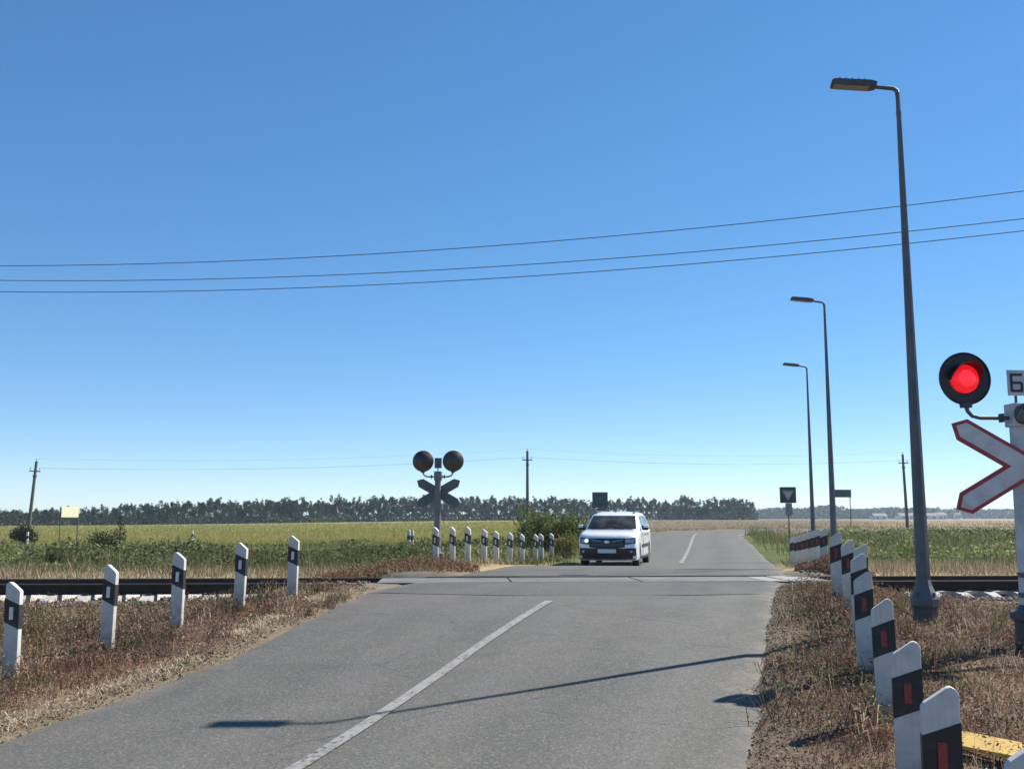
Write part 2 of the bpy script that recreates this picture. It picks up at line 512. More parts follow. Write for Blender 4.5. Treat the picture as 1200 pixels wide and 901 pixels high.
TS = 0.06      # slope of the railway against the X axis
def track_y(x): return 18.5 + TS * x           # near rail
RAIL_Z = 0.55
_zl = np.array([(-60, -.05), (5, 0), (9, .08), (13, .16), (16.5, .22), (17.3, .26), (21.5, .27), (23.5, .34), (27, .3), (32, .15), (40, .0), (60, -.1), (75, -.2), (150, -.3), (300, -.62), (600, -.6), (4000, -.6)])
_zc = np.array([(-60, -.05), (5, 0), (9, .08), (13, .16), (16.5, .22), (17.3, .26), (21.5, .27), (23.5, .36), (27, .33), (35, .2), (60, .2), (75, .2), (150, .4), (300, .85), (450, 1.0), (4000, 1.0)])
_zg = np.array([(-60, -.05), (5, 0.02), (9, .1), (12, .17), (16.5, .24), (17.3, .26), (21.5, .27), (23.5, .36), (30, .3), (45, .4), (80, .62), (150, .72), (300, .82), (4000, .9)])
def ground_z(x, y, fine=True):
    x = np.asarray(x, float); y = np.asarray(y, float)
    yy = y - TS * np.clip(x, -60, 60) * sstep(120, 40, y)
    a = x / np.maximum(y, 12)
    zl = np.interp(yy, _zl[:, 0], _zl[:, 1]); zc = np.interp(yy, _zc[:, 0], _zc[:, 1]); zg = np.interp(yy, _zg[:, 0], _zg[:, 1])
    w1 = sstep(-.5, .1, a); w2 = sstep(.12, .4, a)
    z = zl * (1 - w1) + zc * w1
    z = z * (1 - w2) + zg * w2
    if fine:
        z = z + (fbm(x, y, 3.2, 3) - .5) * .10 * sstep(6, 30, y) + (fbm(x, y, .9, 5) - .5) * .05
    t, yc = road_coord(x, y)
    hw = np.where(t < 0, half_l(yc), half_r(yc))
    at = np.abs(t)
    w = np.maximum(sstep(hw + 1.9, hw + 5.0, at), sstep(hw + 1.2, hw + 3.2, at) * sstep(-6.5, -3.5, y - track_y(x)))
    side = zr(yc) + .035 * sstep(hw, hw + 1.0, at)
    if fine: side = side + (fbm(x, y, 0.7, 8) - .5) * .05
    z = side * (1 - w) + z * w
    drop = .11 * (1 - sstep(hw - .12, hw + .26, at))
    # the trackbed: a trench through the crossing so that rails and deck have room
    tr = y - track_y(x)
    nr = sstep(hw + 2.6, hw + .9, at)             # beside the road the fill reaches right up to the rails
    bed = sstep(-2.3 + 1.98 * nr, -1.1 + 1.0 * nr, tr) * sstep(3.9 - 1.5 * nr, 2.7 - .8 * nr, tr)
    z = z * (1 - bed) + np.minimum(z, .265 + 0 * z) * bed
    return z - np.where(at < hw + .42, drop, 0)
def gz(x, y): return float(ground_z(np.array([x]), np.array([y]))[0])

def axis_lines(fine0, fine1, step, lim0, lim1, g=1.16):
    a = list(np.arange(fine0, fine1 + 1e-6, step))
    s = step; p = fine1
    while p < lim1:
        s *= g; p += s; a.append(min(p, lim1))
    s = step; p = fine0; pre = []
    while p > lim0:
        s *= g; p -= s; pre.append(max(p, lim0))
    return np.array(sorted(set(pre)) + a)
gx_ = axis_lines(-12, 14, 0.2, -2600, 2600)
gy_ = axis_lines(2.0, 30, 0.2, -300, 2600)
GX, GY = np.meshgrid(gx_, gy_)
fx, fy = GX.ravel(), GY.ravel()
fz = ground_z(fx, fy)
nx, ny = len(gx_), len(gy_)
idx = np.arange(nx * ny).reshape(ny, nx)
quads = np.stack([idx[:-1, :-1], idx[:-1, 1:], idx[1:, 1:], idx[1:, :-1]], -1).reshape(-1, 4)

def np_mesh(name, verts, faces, mat, cols=None, smooth=False):
    me = bpy.data.meshes.new(name)
    k = faces.shape[1]
    me.vertices.add(len(verts)); me.vertices.foreach_set("co", np.ascontiguousarray(verts, np.float32).ravel())
    me.loops.add(faces.size); me.loops.foreach_set("vertex_index", np.ascontiguousarray(faces, np.int32).ravel())
    me.polygons.add(len(faces))
    me.polygons.foreach_set("loop_start", np.arange(0, faces.size, k, dtype=np.int32))
    me.polygons.foreach_set("loop_total", np.full(len(faces), k, np.int32))
    if smooth: me.polygons.foreach_set("use_smooth", np.ones(len(faces), bool))
    if cols is not None:
        at = me.color_attributes.new("Col", 'FLOAT_COLOR', 'POINT')
        c4 = np.ones((len(verts), 4), np.float32); c4[:, :3] = cols
        at.data.foreach_set("color", c4.ravel())
    me.update(calc_edges=True)
    me.validate()
    if mat: me.materials.append(mat)
    return me

def lerp(a, b, w): return a * (1 - w[:, None]) + b * w[:, None]
def C(*c): return np.array(c, float)
def ground_colour(x, y):
    t, yc = road_coord(x, y)
    tr = y - track_y(x)
    n = fbm(x, y, 4, 21); n2 = fbm(x, y, 1.2, 25)
    col = np.tile(C(.18, .125, .092), (len(x), 1))
    col = lerp(col, C(.115, .08, .06), sstep(.45, .65, n2))
    # sandy shoulder
    hw = np.where(t < 0, half_l(yc), half_r(yc))
    col = lerp(col, C(.175, .14, .105), sstep(hw + .75, hw + .3, np.abs(t)))
    # beyond the rails: dry grass, then green
    col = lerp(col, C(.33, .27, .15), sstep(2.6, 4, tr) * (1 - .4 * n))
    green = sstep(9, 15, tr)
    col = lerp(col, C(.10, .115, .04), green)
    far = sstep(50, 70, y)
    fieldcol = lerp(np.tile(C(.235, .24, .065), (len(x), 1)), C(.30, .25, .11), sstep(.35, .7, fbm(x, y, 60, 31)))
    left = sstep(.10, .05, x / np.maximum(y, 1))
    col = lerp(col, fieldcol, far * left)
    rightcol = lerp(np.tile(C(.13, .14, .055), (len(x), 1)), C(.30, .235, .15), sstep(70, 130, y))
    col = lerp(col, rightcol, far * (1 - left))
    midtan = sstep(60, 80, y) * sstep(.07, .1, x / np.maximum(y, 1)) * sstep(.4, .3, x / np.maximum(y, 1))
    col = lerp(col, C(.185, .145, .095), midtan)
    # trackbed
    col = lerp(col, C(.17, .145, .125), sstep(-1.6, -1.0, tr) * sstep(3.2, 2.6, tr))
    return col
me = np_mesh("ground", np.stack([fx, fy, fz], 1), quads, M['ground'], ground_colour(fx, fy), True)
tag(link_mesh("ground", me), kind="structure")

# ------------------------------------------------------------------ road
def resample(y0, y1):
    """centre points between two centre y values, with tangents"""
    P = []
    for a, b in zip(seg_a, seg_b):
        L = np.hypot(*(b - a)); n = max(2, int(L / (0.4 if b[1] < 45 else 1.5)))
        for i in range(n): P.append(a + (b - a) * i / n)
    P.append(CX[-1]); P = np.array(P)
    # smooth the bends
    for _ in range(10):
        P[1:-1] = P[1:-1] * .5 + (P[:-2] + P[2:]) * .25
    m = (P[:, 1] >= y0) & (P[:, 1] <= y1)
    i = np.where(m)[0]
    T = np.gradient(P, axis=0); T /= np.hypot(T[:, 0], T[:, 1])[:, None]
    return P[i], T[i]

def road_sheet(name, y0, y1, mat, cut0=None, cut1=None, dz=0.0, jag=0.12):
    P, T = resample(y0, y1)
    cols = np.array([-9.0, -8.6, -8.2, -7.9, -5, -2.5, 0, 2.5, 5, 7.9, 8.2, 8.6, 9.0])
    V = []; UV = []; ED = []
    for p, t in zip(P, T):
        hl, hr = float(half_l(p[1])), float(half_r(p[1]))
        nrm = np.array([t[1], -t[0]])
        for c in cols:
            if abs(c) > 7.95: s = (abs(c) - 7.9); tt = math.copysign((hl if c < 0 else hr) + s * 0.55, c)
            else: s = 0; tt = c / 7.9 * (hl if c < 0 else hr)
            j = (vnoise(p[0], p[1], 0.7, 3 if c < 0 else 4) - .5) * jag if abs(c) > 5 else 0
            tt += math.copysign(1, c) * float(j)
            q = p + nrm * tt
            h = (hl if c < 0 else hr)
            z = float(zr(p[1])) + dz + 0.03 * (1 - (tt / h) ** 2) * (0 if 15 < p[1] < 25 else 1) - 0.085 * s
            y = q[1]
            if cut1 is not None and y > cut1(q[0]): 
                k = (cut1(q[0]) - y); y += k
            if cut0 is not None and y < cut0(q[0]): y = cut0(q[0])
            V.append((q[0], y, z)); UV.append((tt, p[1])); ED.append((abs(tt) - h, 0))
    n = len(cols)
    F = [(i * n + k, i * n + k + 1, (i + 1) * n + k + 1, (i + 1) * n + k) for i in range(len(P) - 1) for k in range(n - 1)]
    me = bpy.data.meshes.new(name); me.from_pydata(V, [], F)
    for nm, dat in (("road", UV), ("edge", ED)):
        u = me.uv_layers.new(name=nm)
        for lp in me.loops: u.data[lp.index].uv = dat[lp.vertex_index]
    me.polygons.foreach_set("use_smooth", [True] * len(me.polygons))
    me.materials.append(mat)
    return link_mesh(name, me)

near_cut = lambda x: track_y(x) - 0.075
far_cut = lambda x: track_y(x) + 1.60 + 0.075
road = road_sheet("road", -40, 20.2, M['asphalt'], cut1=near_cut)
tag(road, kind="structure")
road2 = road_sheet("road", 17.5, 300, M['asphalt'], cut0=far_cut)
tag(road2, kind="structure")
patch = road_sheet("road_patch", 14.9, 20.2, M['asphalt_dark'], cut0=lambda x: 15.25 + .05 * x + .12 * math.sin(x * 2.1), cut1=near_cut, dz=0.006)
tag(patch, kind="structure")
patch.parent = road; patch.data.name = "road_patch"
patch2 = road_sheet("road_patch", 17.5, 25.2, M['asphalt_dark'], cut0=far_cut, cut1=lambda x: 22.6 + .08 * x + .1 * math.sin(x * 1.7), dz=0.006)
patch2.parent = road2

# worn centre dashes
def paint_strip(name, y0, y1, w, fade0, off_f=0.0, dz=0.012, parent=None):
    P, T = resample(y0, y1)
    V = []; F = []; U = []
    for i, (p, t) in enumerate(zip(P, T)):
        nrm = np.array([t[1], -t[0]])
        off = off_f(p[1]) if callable(off_f) else off_f
        for s in (-1, 1):
            q = p + nrm * (off + s * w / 2)
            z = float(zr(p[1])) + dz + 0.03 * (1 - (off / 2.9) ** 2) * (0 if 15 < p[1] < 25 else 1)
            V.append((q[0], q[1], z)); U.append((s, fade0(p[1])))
    for i in range(len(P) - 1): F.append((2 * i, 2 * i + 1, 2 * i + 3, 2 * i + 2))
    me = bpy.data.meshes.new(name); me.from_pydata(V, [], F)
    u = me.uv_layers.new(name="fade")
    for lp in me.loops: u.data[lp.index].uv = U[lp.vertex_index]
    me.materials.append(M['paint'])
    return link_mesh(name, me, parent)
paint_strip("centre_line", 5.0, 14.75, 0.112, lambda y: float(np.interp(y, [5, 8, 14.7], [-.05, .0, .06])), lambda y: float(np.interp(y, [5, 7, 14.7], [.24, .18, .02])), parent=road)
paint_strip("centre_line", 31, 66, 0.13, lambda y: float(np.interp(y, [31, 40, 66], [-.06, .05, .1])), 0.25, parent=road2)

# ------------------------------------------------------------------ railway
tdir = Vector((1, TS, 0)).normalized()
tnor = Vector((-TS, 1, 0)).normalized()
t_ang = math.atan2(TS, 1)
track = empty("railway_track", (0, 18.5, 0), t_ang)
tag(track, "rusty railway track on concrete sleepers crossing the road", "railway track")
rail_prof = [(-.075, -.18), (.075, -.18), (.075, -.167), (.022, -.15), (.011, -.135), (.011, -.055), (.036, -.038), (.036, -.006), (.030, 0), (-.030, 0), (-.036, -.006), (-.036, -.038), (-.011, -.055), (-.011, -.135), (-.022, -.15), (-.075, -.167)]
for k in range(2):
    yo = k * 1.60
    m = MB(); m.prism(rail_prof, -150, 150, lambda u, v, h, yo=yo: (h, yo - u, RAIL_Z + v))
    rl = m.build("rail", M['rail_side'], track)
    m = MB(); m.box((0, yo, RAIL_Z + .0015), (300, .058, .003)); m.build("running_surface", M['rail_top'], rl)
# sleepers: sloping shoulders outside the rails, dipped middle
def sleeper_mesh():
    st = [(-1.30, .06, .085), (-1.24, .13, .095), (-.92, .20, .125), (-.62, .20, .125), (-.35, .16, .11), (.35, .16, .11), (.62, .20, .125), (.92, .20, .125), (1.24, .13, .095), (1.30, .06, .085)]
    V = []; F = []
    for y, h, w in st:
        V += [(-w, y, 0), (-w * .82, y, h), (w * .82, y, h), (w, y, 0)]
    for i in range(len(st) - 1):
        for k in range(3):
            F.append((4 * i + k, 4 * i + k + 1, 4 * i + k + 5, 4 * i + k + 4))
    F.append((0, 1, 2, 3)); n = 4 * (len(st) - 1); F.append((n + 3, n + 2, n + 1, n))
    m = MB().add(V, [q[::-1] for q in F])
    return m.mesh("sleeper", M['sleeper'])
sl_me = sleeper_mesh()
clip_me = MB().box((0, 0, 0), (.11, .07, .034)).mesh('rail_clip', M['rail_side'], bevel=.008)
for i in range(-40, 41):
    x = i * .5435 + .12
    if -2.5 < x < 6.1: continue
    o = link_mesh("sleeper", sl_me, track)
    o.location = (x, .80, RAIL_Z - .385 + random.uniform(-.006, .006))
    o.rotation_euler = (0, 0, random.uniform(-.02, .02))
    if abs(x) < 12:
        for s_ in (-1, 1):
            for e_ in (-1, 1):
                c = link_mesh("rail_clip", clip_me, o); c.location = (0, s_ * .80 + e_ * .105, .212)
# deck panels in the crossing
deck = empty("crossing_deck", (0, 18.5, 0), t_ang)
tag(deck, "grey concrete crossing panels laid between the rails across the road", "crossing deck")
xs = [-2.45, 0.0, 2.4, 4.72, 5.12, 5.52, 5.98]
for i in range(len(xs) - 1):
    a, b = xs[i] + .012, xs[i + 1] - .012
    m = MB(); m.box(((a + b) / 2, .80, RAIL_Z - .075 + random.uniform(-.004, .004)), (b - a, 1.46, .16))
    o = m.build("panel", M['deck_light'] if i >= 3 else M['deck'], deck, bevel=.012)
    o.rotation_euler = (random.uniform(-.004, .004), 0, random.uniform(-.003, .003))
m = MB(); m.box((1.75, .80, RAIL_Z - .235), (8.3, 1.40, .16)); m.build("bedding_slab", M['old_conc'], deck)

# ------------------------------------------------------------------ guide posts
PW, PT, PH = .160, .052, .90
def post_poly(sl, z0, z1):
    """front outline: top slopes down towards -u (road side on the right-hand row)"""
    u0, u1 = -PW / 2, PW / 2
    return [(u0, z0), (u1, z0), (u1, z1 - .035), (u1 - .012, z1 - .012), (u1 - .034, z1), (u1 - .052, z1 - .006), (u0 + .012, z1 - .075), (u0, z1 - .092)]
def band_poly(g):
    u0, u1 = -PW / 2 - g, PW / 2 + g
    sl = .065
    return [(u0, .47 - .012), (u1, .47 + sl - .012), (u1, .685 + sl), (u0, .685)]
m = MB(); m.prism(post_poly(0, -.25, PH), -PT / 2, PT / 2, lambda u, v, h: (u, h, v))
post_me = m.mesh("post_body", M['post_white'], bevel=.006)
g = .0025
m = MB(); m.prism(band_poly(g), -PT / 2 - g, PT / 2 + g, lambda u, v, h: (u, h, v))
band_me = m.mesh("band", M['post_black'])
def refl_mesh(mat):
    m = MB()
    m.box((.0, -PT / 2 - g - .004, .605), (.042, .010, .118))
    return m.mesh("reflector", M[mat], bevel=.003)
refl_me = {k: refl_mesh(k) for k in ('refl_red', 'refl_white')}
ORD = ["first", "second", "third", "fourth", "fifth", "sixth", "seventh", "eighth", "ninth", "tenth"]
def guide_post(x, y, rz, mirror, label, group, front, back, tilt=(0, 0), dz=0.0):
    e = empty("guide_post", (x, y, gz(x, y) + dz), rz)
    e.rotation_euler = (tilt[0], tilt[1], rz)
    if mirror: e.scale = (-1, 1, 1)
    tag(e, label, "guide post", group)
    link_mesh("post_body", post_me, e); link_mesh("band", band_me, e)
    link_mesh("reflector", refl_me[front], e)
    r = link_mesh("reflector", refl_me[back], e); r.rotation_euler = (0, 0, math.pi)
    return e
RH = math.atan(.278)      # road heading right of +Y
def Xr(y, t): return .278 * y - 3.5 + t
lefty = [15.33, 13.88, 12.5, 11.26, 9.91]
for i, y in enumerate(lefty):
    guide_post(Xr(y, -4.05), y, -RH + random.uniform(-.05, .05), True, f"guide post with a white reflector before the rails, {ORD[i]} from the rails",
               "white-reflector guide posts before the rails", 'refl_white', 'refl_red', (random.uniform(-.02, .02), random.uniform(-.02, .02)))
right = [(4.6, 14.5, .02, 0), (4.28, 13.0, .0, .0), (4.13, 12.2, 0, 0.03), (3.72, 11.0, 0, 0), (3.22, 9.4, 0, 0), (2.82, 7.8, 0, 0), (2.30, 6.05, 0, 0), (1.90, 4.65, 0, 0), (1.79, 3.62, 0, 0)]
for i, (x, y, dz, tl) in enumerate(right):
    guide_post(x, y, -RH + random.uniform(-.04, .04), False, f"guide post with a red reflector before the rails, {ORD[i]} from the rails",
               "red-reflector guide posts before the rails", 'refl_red', 'refl_white', (random.uniform(-.02, .02), random.uniform(-.015, .015) + tl), dz)
farl = [22.97, 24.07, 25.2, 26.5, 27.6, 28.9, 30.2, 31.75, 32.5, 33.9]
farpx = [512, 531, 549.5, 568, 582, 597, 612, 627, 634, 646]
for i, y in enumerate(farl):
    x = (.278 * y - 8.1)
    guide_post(x, y, -RH - .42 + random.uniform(-.1, .1), True, f"guide post beyond the rails in the row beside the car, {ORD[i]} from the rails",
               "guide posts beyond the rails beside the car", 'refl_white', 'refl_red', (random.uniform(-.03, .03), random.uniform(-.03, .03)))
for i in range(7):
    y = 22.6 + i * 1.15; x = 6.90 + i * .205
    guide_post(x, y, -.2 + random.uniform(-.05, .05), False, f"guide post in the overlapping white row beyond the rails, {ORD[i]} from the rails",
               "overlapping guide posts beyond the rails", 'refl_red', 'refl_white', (random.uniform(-.02, .02), random.uniform(-.02, .02)))

# ------------------------------------------------------------------ street lamps
def street_lamp(x, y, base_z, elbow_z, label, rz=0.0):
    e = empty("street_lamp", (x, y, base_z), rz)
    tag(e, label, "street lamp", "street lamps along the road")
    H = elbow_z - base_z
    m = MB(); m.lathe([(.076, .50), (.080, .52), (.077, .9), (.028, H - .35), (.032, H - .33), (.032, H - .29), (.027, H - .29), (.026, H - .05)], 8, ph=R(22.5))
    m.build("pole", M['galv'], e, smooth=30)
    m = MB(); m.lathe([(.135, -.25), (.135, .22), (.155, .26)], 8, ph=R(22.5)); m.build("foundation", M['galv_dark'], e)
    m = MB(); m.lathe([(.150, .26), (.155, .34), (.145, .365), (.098, .48), (.078, .56)], 8, ph=R(22.5)); fl = m.build("base_collar", M['galv'], e)
    for k in range(4):
        a = R(45 + 90 * k)
        m = MB(); m.lathe([(.018, 0), (.018, .05), (.010, .055)], 6); b = m.build("bolt", M['galv_dark'], fl); b.location = (.125 * math.cos(a), .125 * math.sin(a), .36)
    up = R(8)
    m = MB(); m.tube([(0, 0, H - .10), (-.01, 0, H - .02), (-.05, 0, H + .012), (-.28, 0, H + .05)], [.027, .028, .027, .024], 10)
    m.build("arm", M['galv'], e, smooth=50)
    rot = Matrix.Rotation(up, 3, 'Y')
    c = Vector((-.52, 0, H + .088))
    m = MB(); m.prism([(-.27, -.03), (.20, -.03), (.27, -.012), (.27, .035), (.20, .052), (-.24, .045), (-.27, .02)], -.085, .085, lambda u, v, h: tuple(c + rot @ Vector((u, h, v))))
    hd = m.build("lamp_head", M['galv_dark'], e, bevel=.006)
    m = MB(); m.box(tuple(c + rot @ Vector((-.03, 0, -.034))), (.42, .14, .010), rot=rot); m.build("lens", M['lamp_under'], hd)
    for k in range(5):
        m = MB(); m.box(tuple(c + rot @ Vector((-.18 + k * .075, 0, .056))), (.012, .15, .02), rot=rot); m.build("cooling_fin", M['galv_dark'], hd)
    return e
street_lamp(4.78, 11.9, gz(4.78, 11.9) - .06, 6.97, "tall grey street lamp standing between the guide posts and the red crossing signal", -RH * .6)
street_lamp(7.65, 24.2, gz(7.65, 24.2) - .1, 6.93, "grey street lamp standing just across the rails, second along the road", -RH * .6)
street_lamp(10.15, 34.3, gz(10.15, 34.3) - .1, 6.85, "grey street lamp farthest along the road beyond the rails", -RH * .6)

# ------------------------------------------------------------------ crossing signals
def crossing_signal(x, y, z, rz, label, off, lit, head_z, cross_z, plate_z, pole_mat, arm_half, dia=.57):
    e = empty("crossing_signal", (x, y, z), rz)     # local -Y is the front
    tag(e, label, "crossing signal")
    hz, cz, pz = head_z - z, cross_z - z, plate_z - z
    bz = pz - .34
    m = MB(); m.lathe([(.092, -.3), (.088, bz * .5), (.080, bz + .02), (.03, bz + .05)], 14); m.build("pole", M[pole_mat], e, smooth=40)
    m = MB(); m.lathe([(.15, -.25), (.15, .30), (.19, .34), (.19, .40), (.12, .43), (.095, .48)], 8, ph=.2); m.build("base_socket", M['galv_dark'], e, bevel=.006)
    for q in (.55, .75):
        m = MB(); m.lathe([(.097, q), (.097, q + .05)], 14); m.build("clamp_band", M['galv'], e)
    # bell with perforated front
    fr = lambda a, b, h: (a, -h, b)
    bl = MB(); bl.box((0, -.02, bz), (.19, .20, .24)); bell = bl.build("bell_box", M[pole_mat], e, bevel=.012)
    m = MB(); m.lathe([(.105, .12), (.105, .15), (.09, .165), (.05, .175), (.01, .178)], 18, lambda a, b, h: (a, -h, b + bz - .0)); gr = m.build("bell_grille", M['galv_dark'], bell, smooth=40)
    for k in range(-3, 4):
        L = math.sqrt(max(0, .095 ** 2 - (k * .026) ** 2)) * 2
        m = MB(); m.box((k * .026, -.182, bz), (.008, .012, L), rot=Matrix.Rotation(R(35), 3, 'Y')); m.build("grille_bar", M['lamp_under'], gr)
    # number plate above
    m = MB(); m.tube([(0, 0, bz + .1), (0, 0, pz)], .014, 8); m.build("plate_stem", M['galv_dark'], e)
    m = MB(); m.box((0, -.022, pz), (.19, .012, .27)); pl = m.build("number_plate", M['sign_back'] if not lit else M['pole_paint'], e, bevel=.003)
    if lit:
        s = .055; h = .085
        segs = [((0, h), (2 * s + .02, .026)), ((-s, h / 2 + .0), (.026, h)), ((-s, -h / 2), (.026, h)), ((0, 0), (2 * s, .026)), ((s, -h / 2), (.026, h)), ((0, -h), (2 * s + .02, .026))]
        m = MB()
        for i, ((u, v), (w, hh)) in enumerate(segs): m.box((u, -.030 - .0004 * i, pz + v), (w, .004, hh))
        m.build("number_six", M['black_paint'], pl)
    # St Andrew's cross
    L, W = arm_half, .122
    m = MB()
    def arm(ang, inset, y0, y1):
        w = W - inset; l = L - inset * 1.2
        poly = [(-l, 0), (-l + w, -w), (l - w, -w), (l, 0), (l - w, w), (-l + w, w)]
        ca, sa = math.cos(ang), math.sin(ang)
        return [(u * ca - v * sa, u * sa + v * ca) for u, v in poly], y0, y1
    cr = None
    for k, ang in enumerate((R(29.5), R(-29.5))):
        poly, a, b = arm(ang, 0, .0, .012)
        mm = MB(); mm.prism(poly, .0, .014, lambda u, v, h, k=k: (u, -.105 - h - k * .0015, cz + v))
        o = mm.build("cross_board", M['sign_back'], e)
        mm = MB(); mm.prism(poly, .0, .002, lambda u, v, h, k=k: (u, -.1195 - h - k * .002, cz + v))
        mm.build("red_border", M['sign_red'], o)
        poly2, a, b = arm(ang, .040, 0, 0)
        mm = MB(); mm.prism(poly2, .0, .0015, lambda u, v, h, k=k: (u, -.1265 - h - k * .0012, cz + v))
        mm.build("white_face", M['sign_white'], o)
    m = MB(); m.tube([(0, -.13, cz), (0, -.135, cz)], .012, 8); m.build("bolt", M['black_paint'], e)
    # heads
    for s in (-1, 1):
        hx = s * off
        az = hz - dia / 2 - .13
        m = MB(); m.tube([(s * .05, 0, az), (s * (off - .14), 0, az), (s * (off - .06), 0, az + .02), (s * (off - .015), 0, az + .07), (hx, 0, az + .13), (hx, 0, hz - dia / 2 + .03)], .021, 10)
        br = m.build("bracket", M['galv'] if lit else M['pole_grey'], e, smooth=50)
        m = MB(); m.box((s * .17, 0, az), (.03, .06, .09)); m.build("clamp", M['galv_dark'], br)
        m = MB(); m.box((hx, -.0, hz - dia / 2 - .0), (.10, .07, .05)); m.build("mount", M['galv_dark'], br)
        f = lambda a, b, h, hx=hx: (hx + a, -h, hz + b)
        r = dia / 2
        m = MB(); m.lathe([(.03, -.145), (.11, -.13), (.19, -.09), (r * .9, -.03), (r, .0), (r, .022), (r - .012, .026), (r - .02, .012), (.165, .012), (.16, -.02), (.01, -.02)], 32, f)
        hd = m.build("signal_head", M['shell'] if not lit else M['black_paint'], e, smooth=35)
        on = lit and s < 0
        m = MB(); m.lathe([(.150, -.02), (.150, .02), (.12, .045), (.07, .06), (.01, .066)], 28, f)
        m.build("lens", M['red_lit'] if on else M['red_dark'], hd, smooth=40)
        if on:
            m = MB(); m.lathe([(.092, .03), (.088, .062), (.05, .072), (.01, .076)], 24, f); m.build("lamp_core", M['red_core'], hd, smooth=40)
        # hood
        V = []; F = []; n = 18
        for i in range(n + 1):
            a = R(-5 + 190 * i / n); ext = .04 + .15 * max(0, math.sin(a)) ** .8
            for rr in (.160, .166):
                for hh in (.0, ext): V.append(f(rr * math.cos(a), rr * math.sin(a), hh))
        for i in range(n):
            b0, b1 = 4 * i, 4 * i + 4
            F += [(b0, b0 + 1, b1 + 1, b1), (b0 + 2, b1 + 2, b1 + 3, b0 + 3), (b0 + 1, b0 + 3, b1 + 3, b1 + 1)]
        MB().add(V, F).build("hood", M['black_paint'], hd, smooth=40)
    return e
crossing_signal(5.265, 10.45, gz(5.265, 10.45) - .02, R(4), "crossing signal with a lit red lamp, white red-edged cross and number 6 plate", .545, True, 3.14, 2.225, 3.10, 'pole_paint', .885, .555)
crossing_signal(-1.95, 26.6, gz(-1.95, 26.6) - .02, math.pi - R(4), "crossing signal seen from behind with two dark round lamp housings above a cross", .40, False, 3.19, 2.36, 3.14, 'pole_grey', .66, .56)

# ------------------------------------------------------------------ utility poles and wires
def utility_pole(x, y, z0, z1, label, mat='old_conc', lean=0.0, r0=.18, r1=.12, tops=True):
    e = empty("utility_pole", (x, y, z0)); e.rotation_euler = (0, lean, 0)
    tag(e, label, "utility pole", "utility poles")
    H = z1 - z0
    m = MB(); m.tube([(0, 0, -.4), (0, 0, H * .5), (0, 0, H)], [r0, (r0 + r1) / 2, r1], 8); m.build("pole", M[mat], e, smooth=50)
    m = MB(); m.box((0, -.10, H - .9), (1.0, .09, .10)); arm = m.build("crossarm", M['wood_pole'], e)
    for ux in (-.42, .42):
        m = MB(); m.lathe([(.012, H - .85), (.012, H - .72), (.045, H - .72), (.05, H - .64), (.03, H - .58)], 8, lambda a, b, h, ux=ux: (ux + a, -.1 + b, h)); m.build("insulator", M['insul'], arm)
    m = MB(); m.lathe([(.02, H - .05), (.02, H + .10), (.05, H + .10), (.055, H + .19), (.03, H + .25)], 8); m.build("insulator", M['insul'], e)
    m = MB(); m.box((0, 0, H - 1.35), (.30, .22, .16)); m.build("bracket_band", M['galv_dark'], e)
    return e
def pt(px, d, py=607): return ((px - 600) / 1180 * d, d, 1.7 + (607 - py) / 1180 * d)
poles = [(43, 92, 541, "leaning utility pole rising behind the dark round shrub at the crop field", R(3.2)),
         (618, 100, 529, "upright utility pole rising behind the large green shrub", 0.0),
         (1059, 104, 533, "utility pole standing in the grassland beside the yard of pale buildings", R(-1.0))]
tops = []
for px, d, py, lab, ln in poles:
    x, y, z = pt(px, d, py)
    if ln > .02: x -= .35
    utility_pole(x, y, gz(x, y), z, lab, 'old_conc', ln)
    h = z - gz(x, y)
    tops.append((x + math.sin(ln) * h, y, z))
utility_pole(-24.0, 32.2, gz(-24, 32.2), 9.95, "tall utility pole carrying the three overhead wires, at their far end", 'old_conc', 0, .17, .11)
utility_pole(21.0, 20.6, gz(21, 20.6), 9.95, "tall utility pole carrying the three overhead wires, at their near end", 'old_conc', 0, .17, .11)
def wire(name, a, b, sag, r, label, group=None, seg=5, n=48):
    a, b = Vector(a), Vector(b)
    pts = []
    for i in range(n + 1):
        s = i / n; p = a.lerp(b, s); p.z -= sag * 4 * s * (1 - s); pts.append(p)
    m = MB(); m.tube(pts, r, seg)
    o = m.build(name, M['cable'], None, smooth=80)
    tag(o, label, "wire", group)
for (zl_, zr_, sg, lab, dy) in [(10.02, 10.06, 1.18, "topmost of the three dark wires strung overhead across the sky", 0.0), (9.63, 9.33, 1.18, "middle one of the three dark wires strung overhead across the sky", -.1), (9.26, 9.06, 1.18, "lowest of the three dark wires strung overhead across the sky", .0)]:
    wire("overhead_wire", (-24, 32.2 - .11, zl_), (21, 20.6 - .11, zr_), sg, .0105, lab, "overhead wires across the sky")
for a, b in ((0, 1), (1, 2)):
    for k, (dx, dz) in enumerate(((0, .2), (-.42, -.62), (.42, -.62))):
        A, B = tops[a], tops[b]
        wire("pole_line_wire", (A[0] + dx, A[1] - .1, A[2] + dz), (B[0] + dx, B[1] - .1, B[2] + dz), 0.55, .005, "thin far-off wire strung between the utility poles" + (" behind the car" if a else " over the crop field"), "thin wires between utility poles")

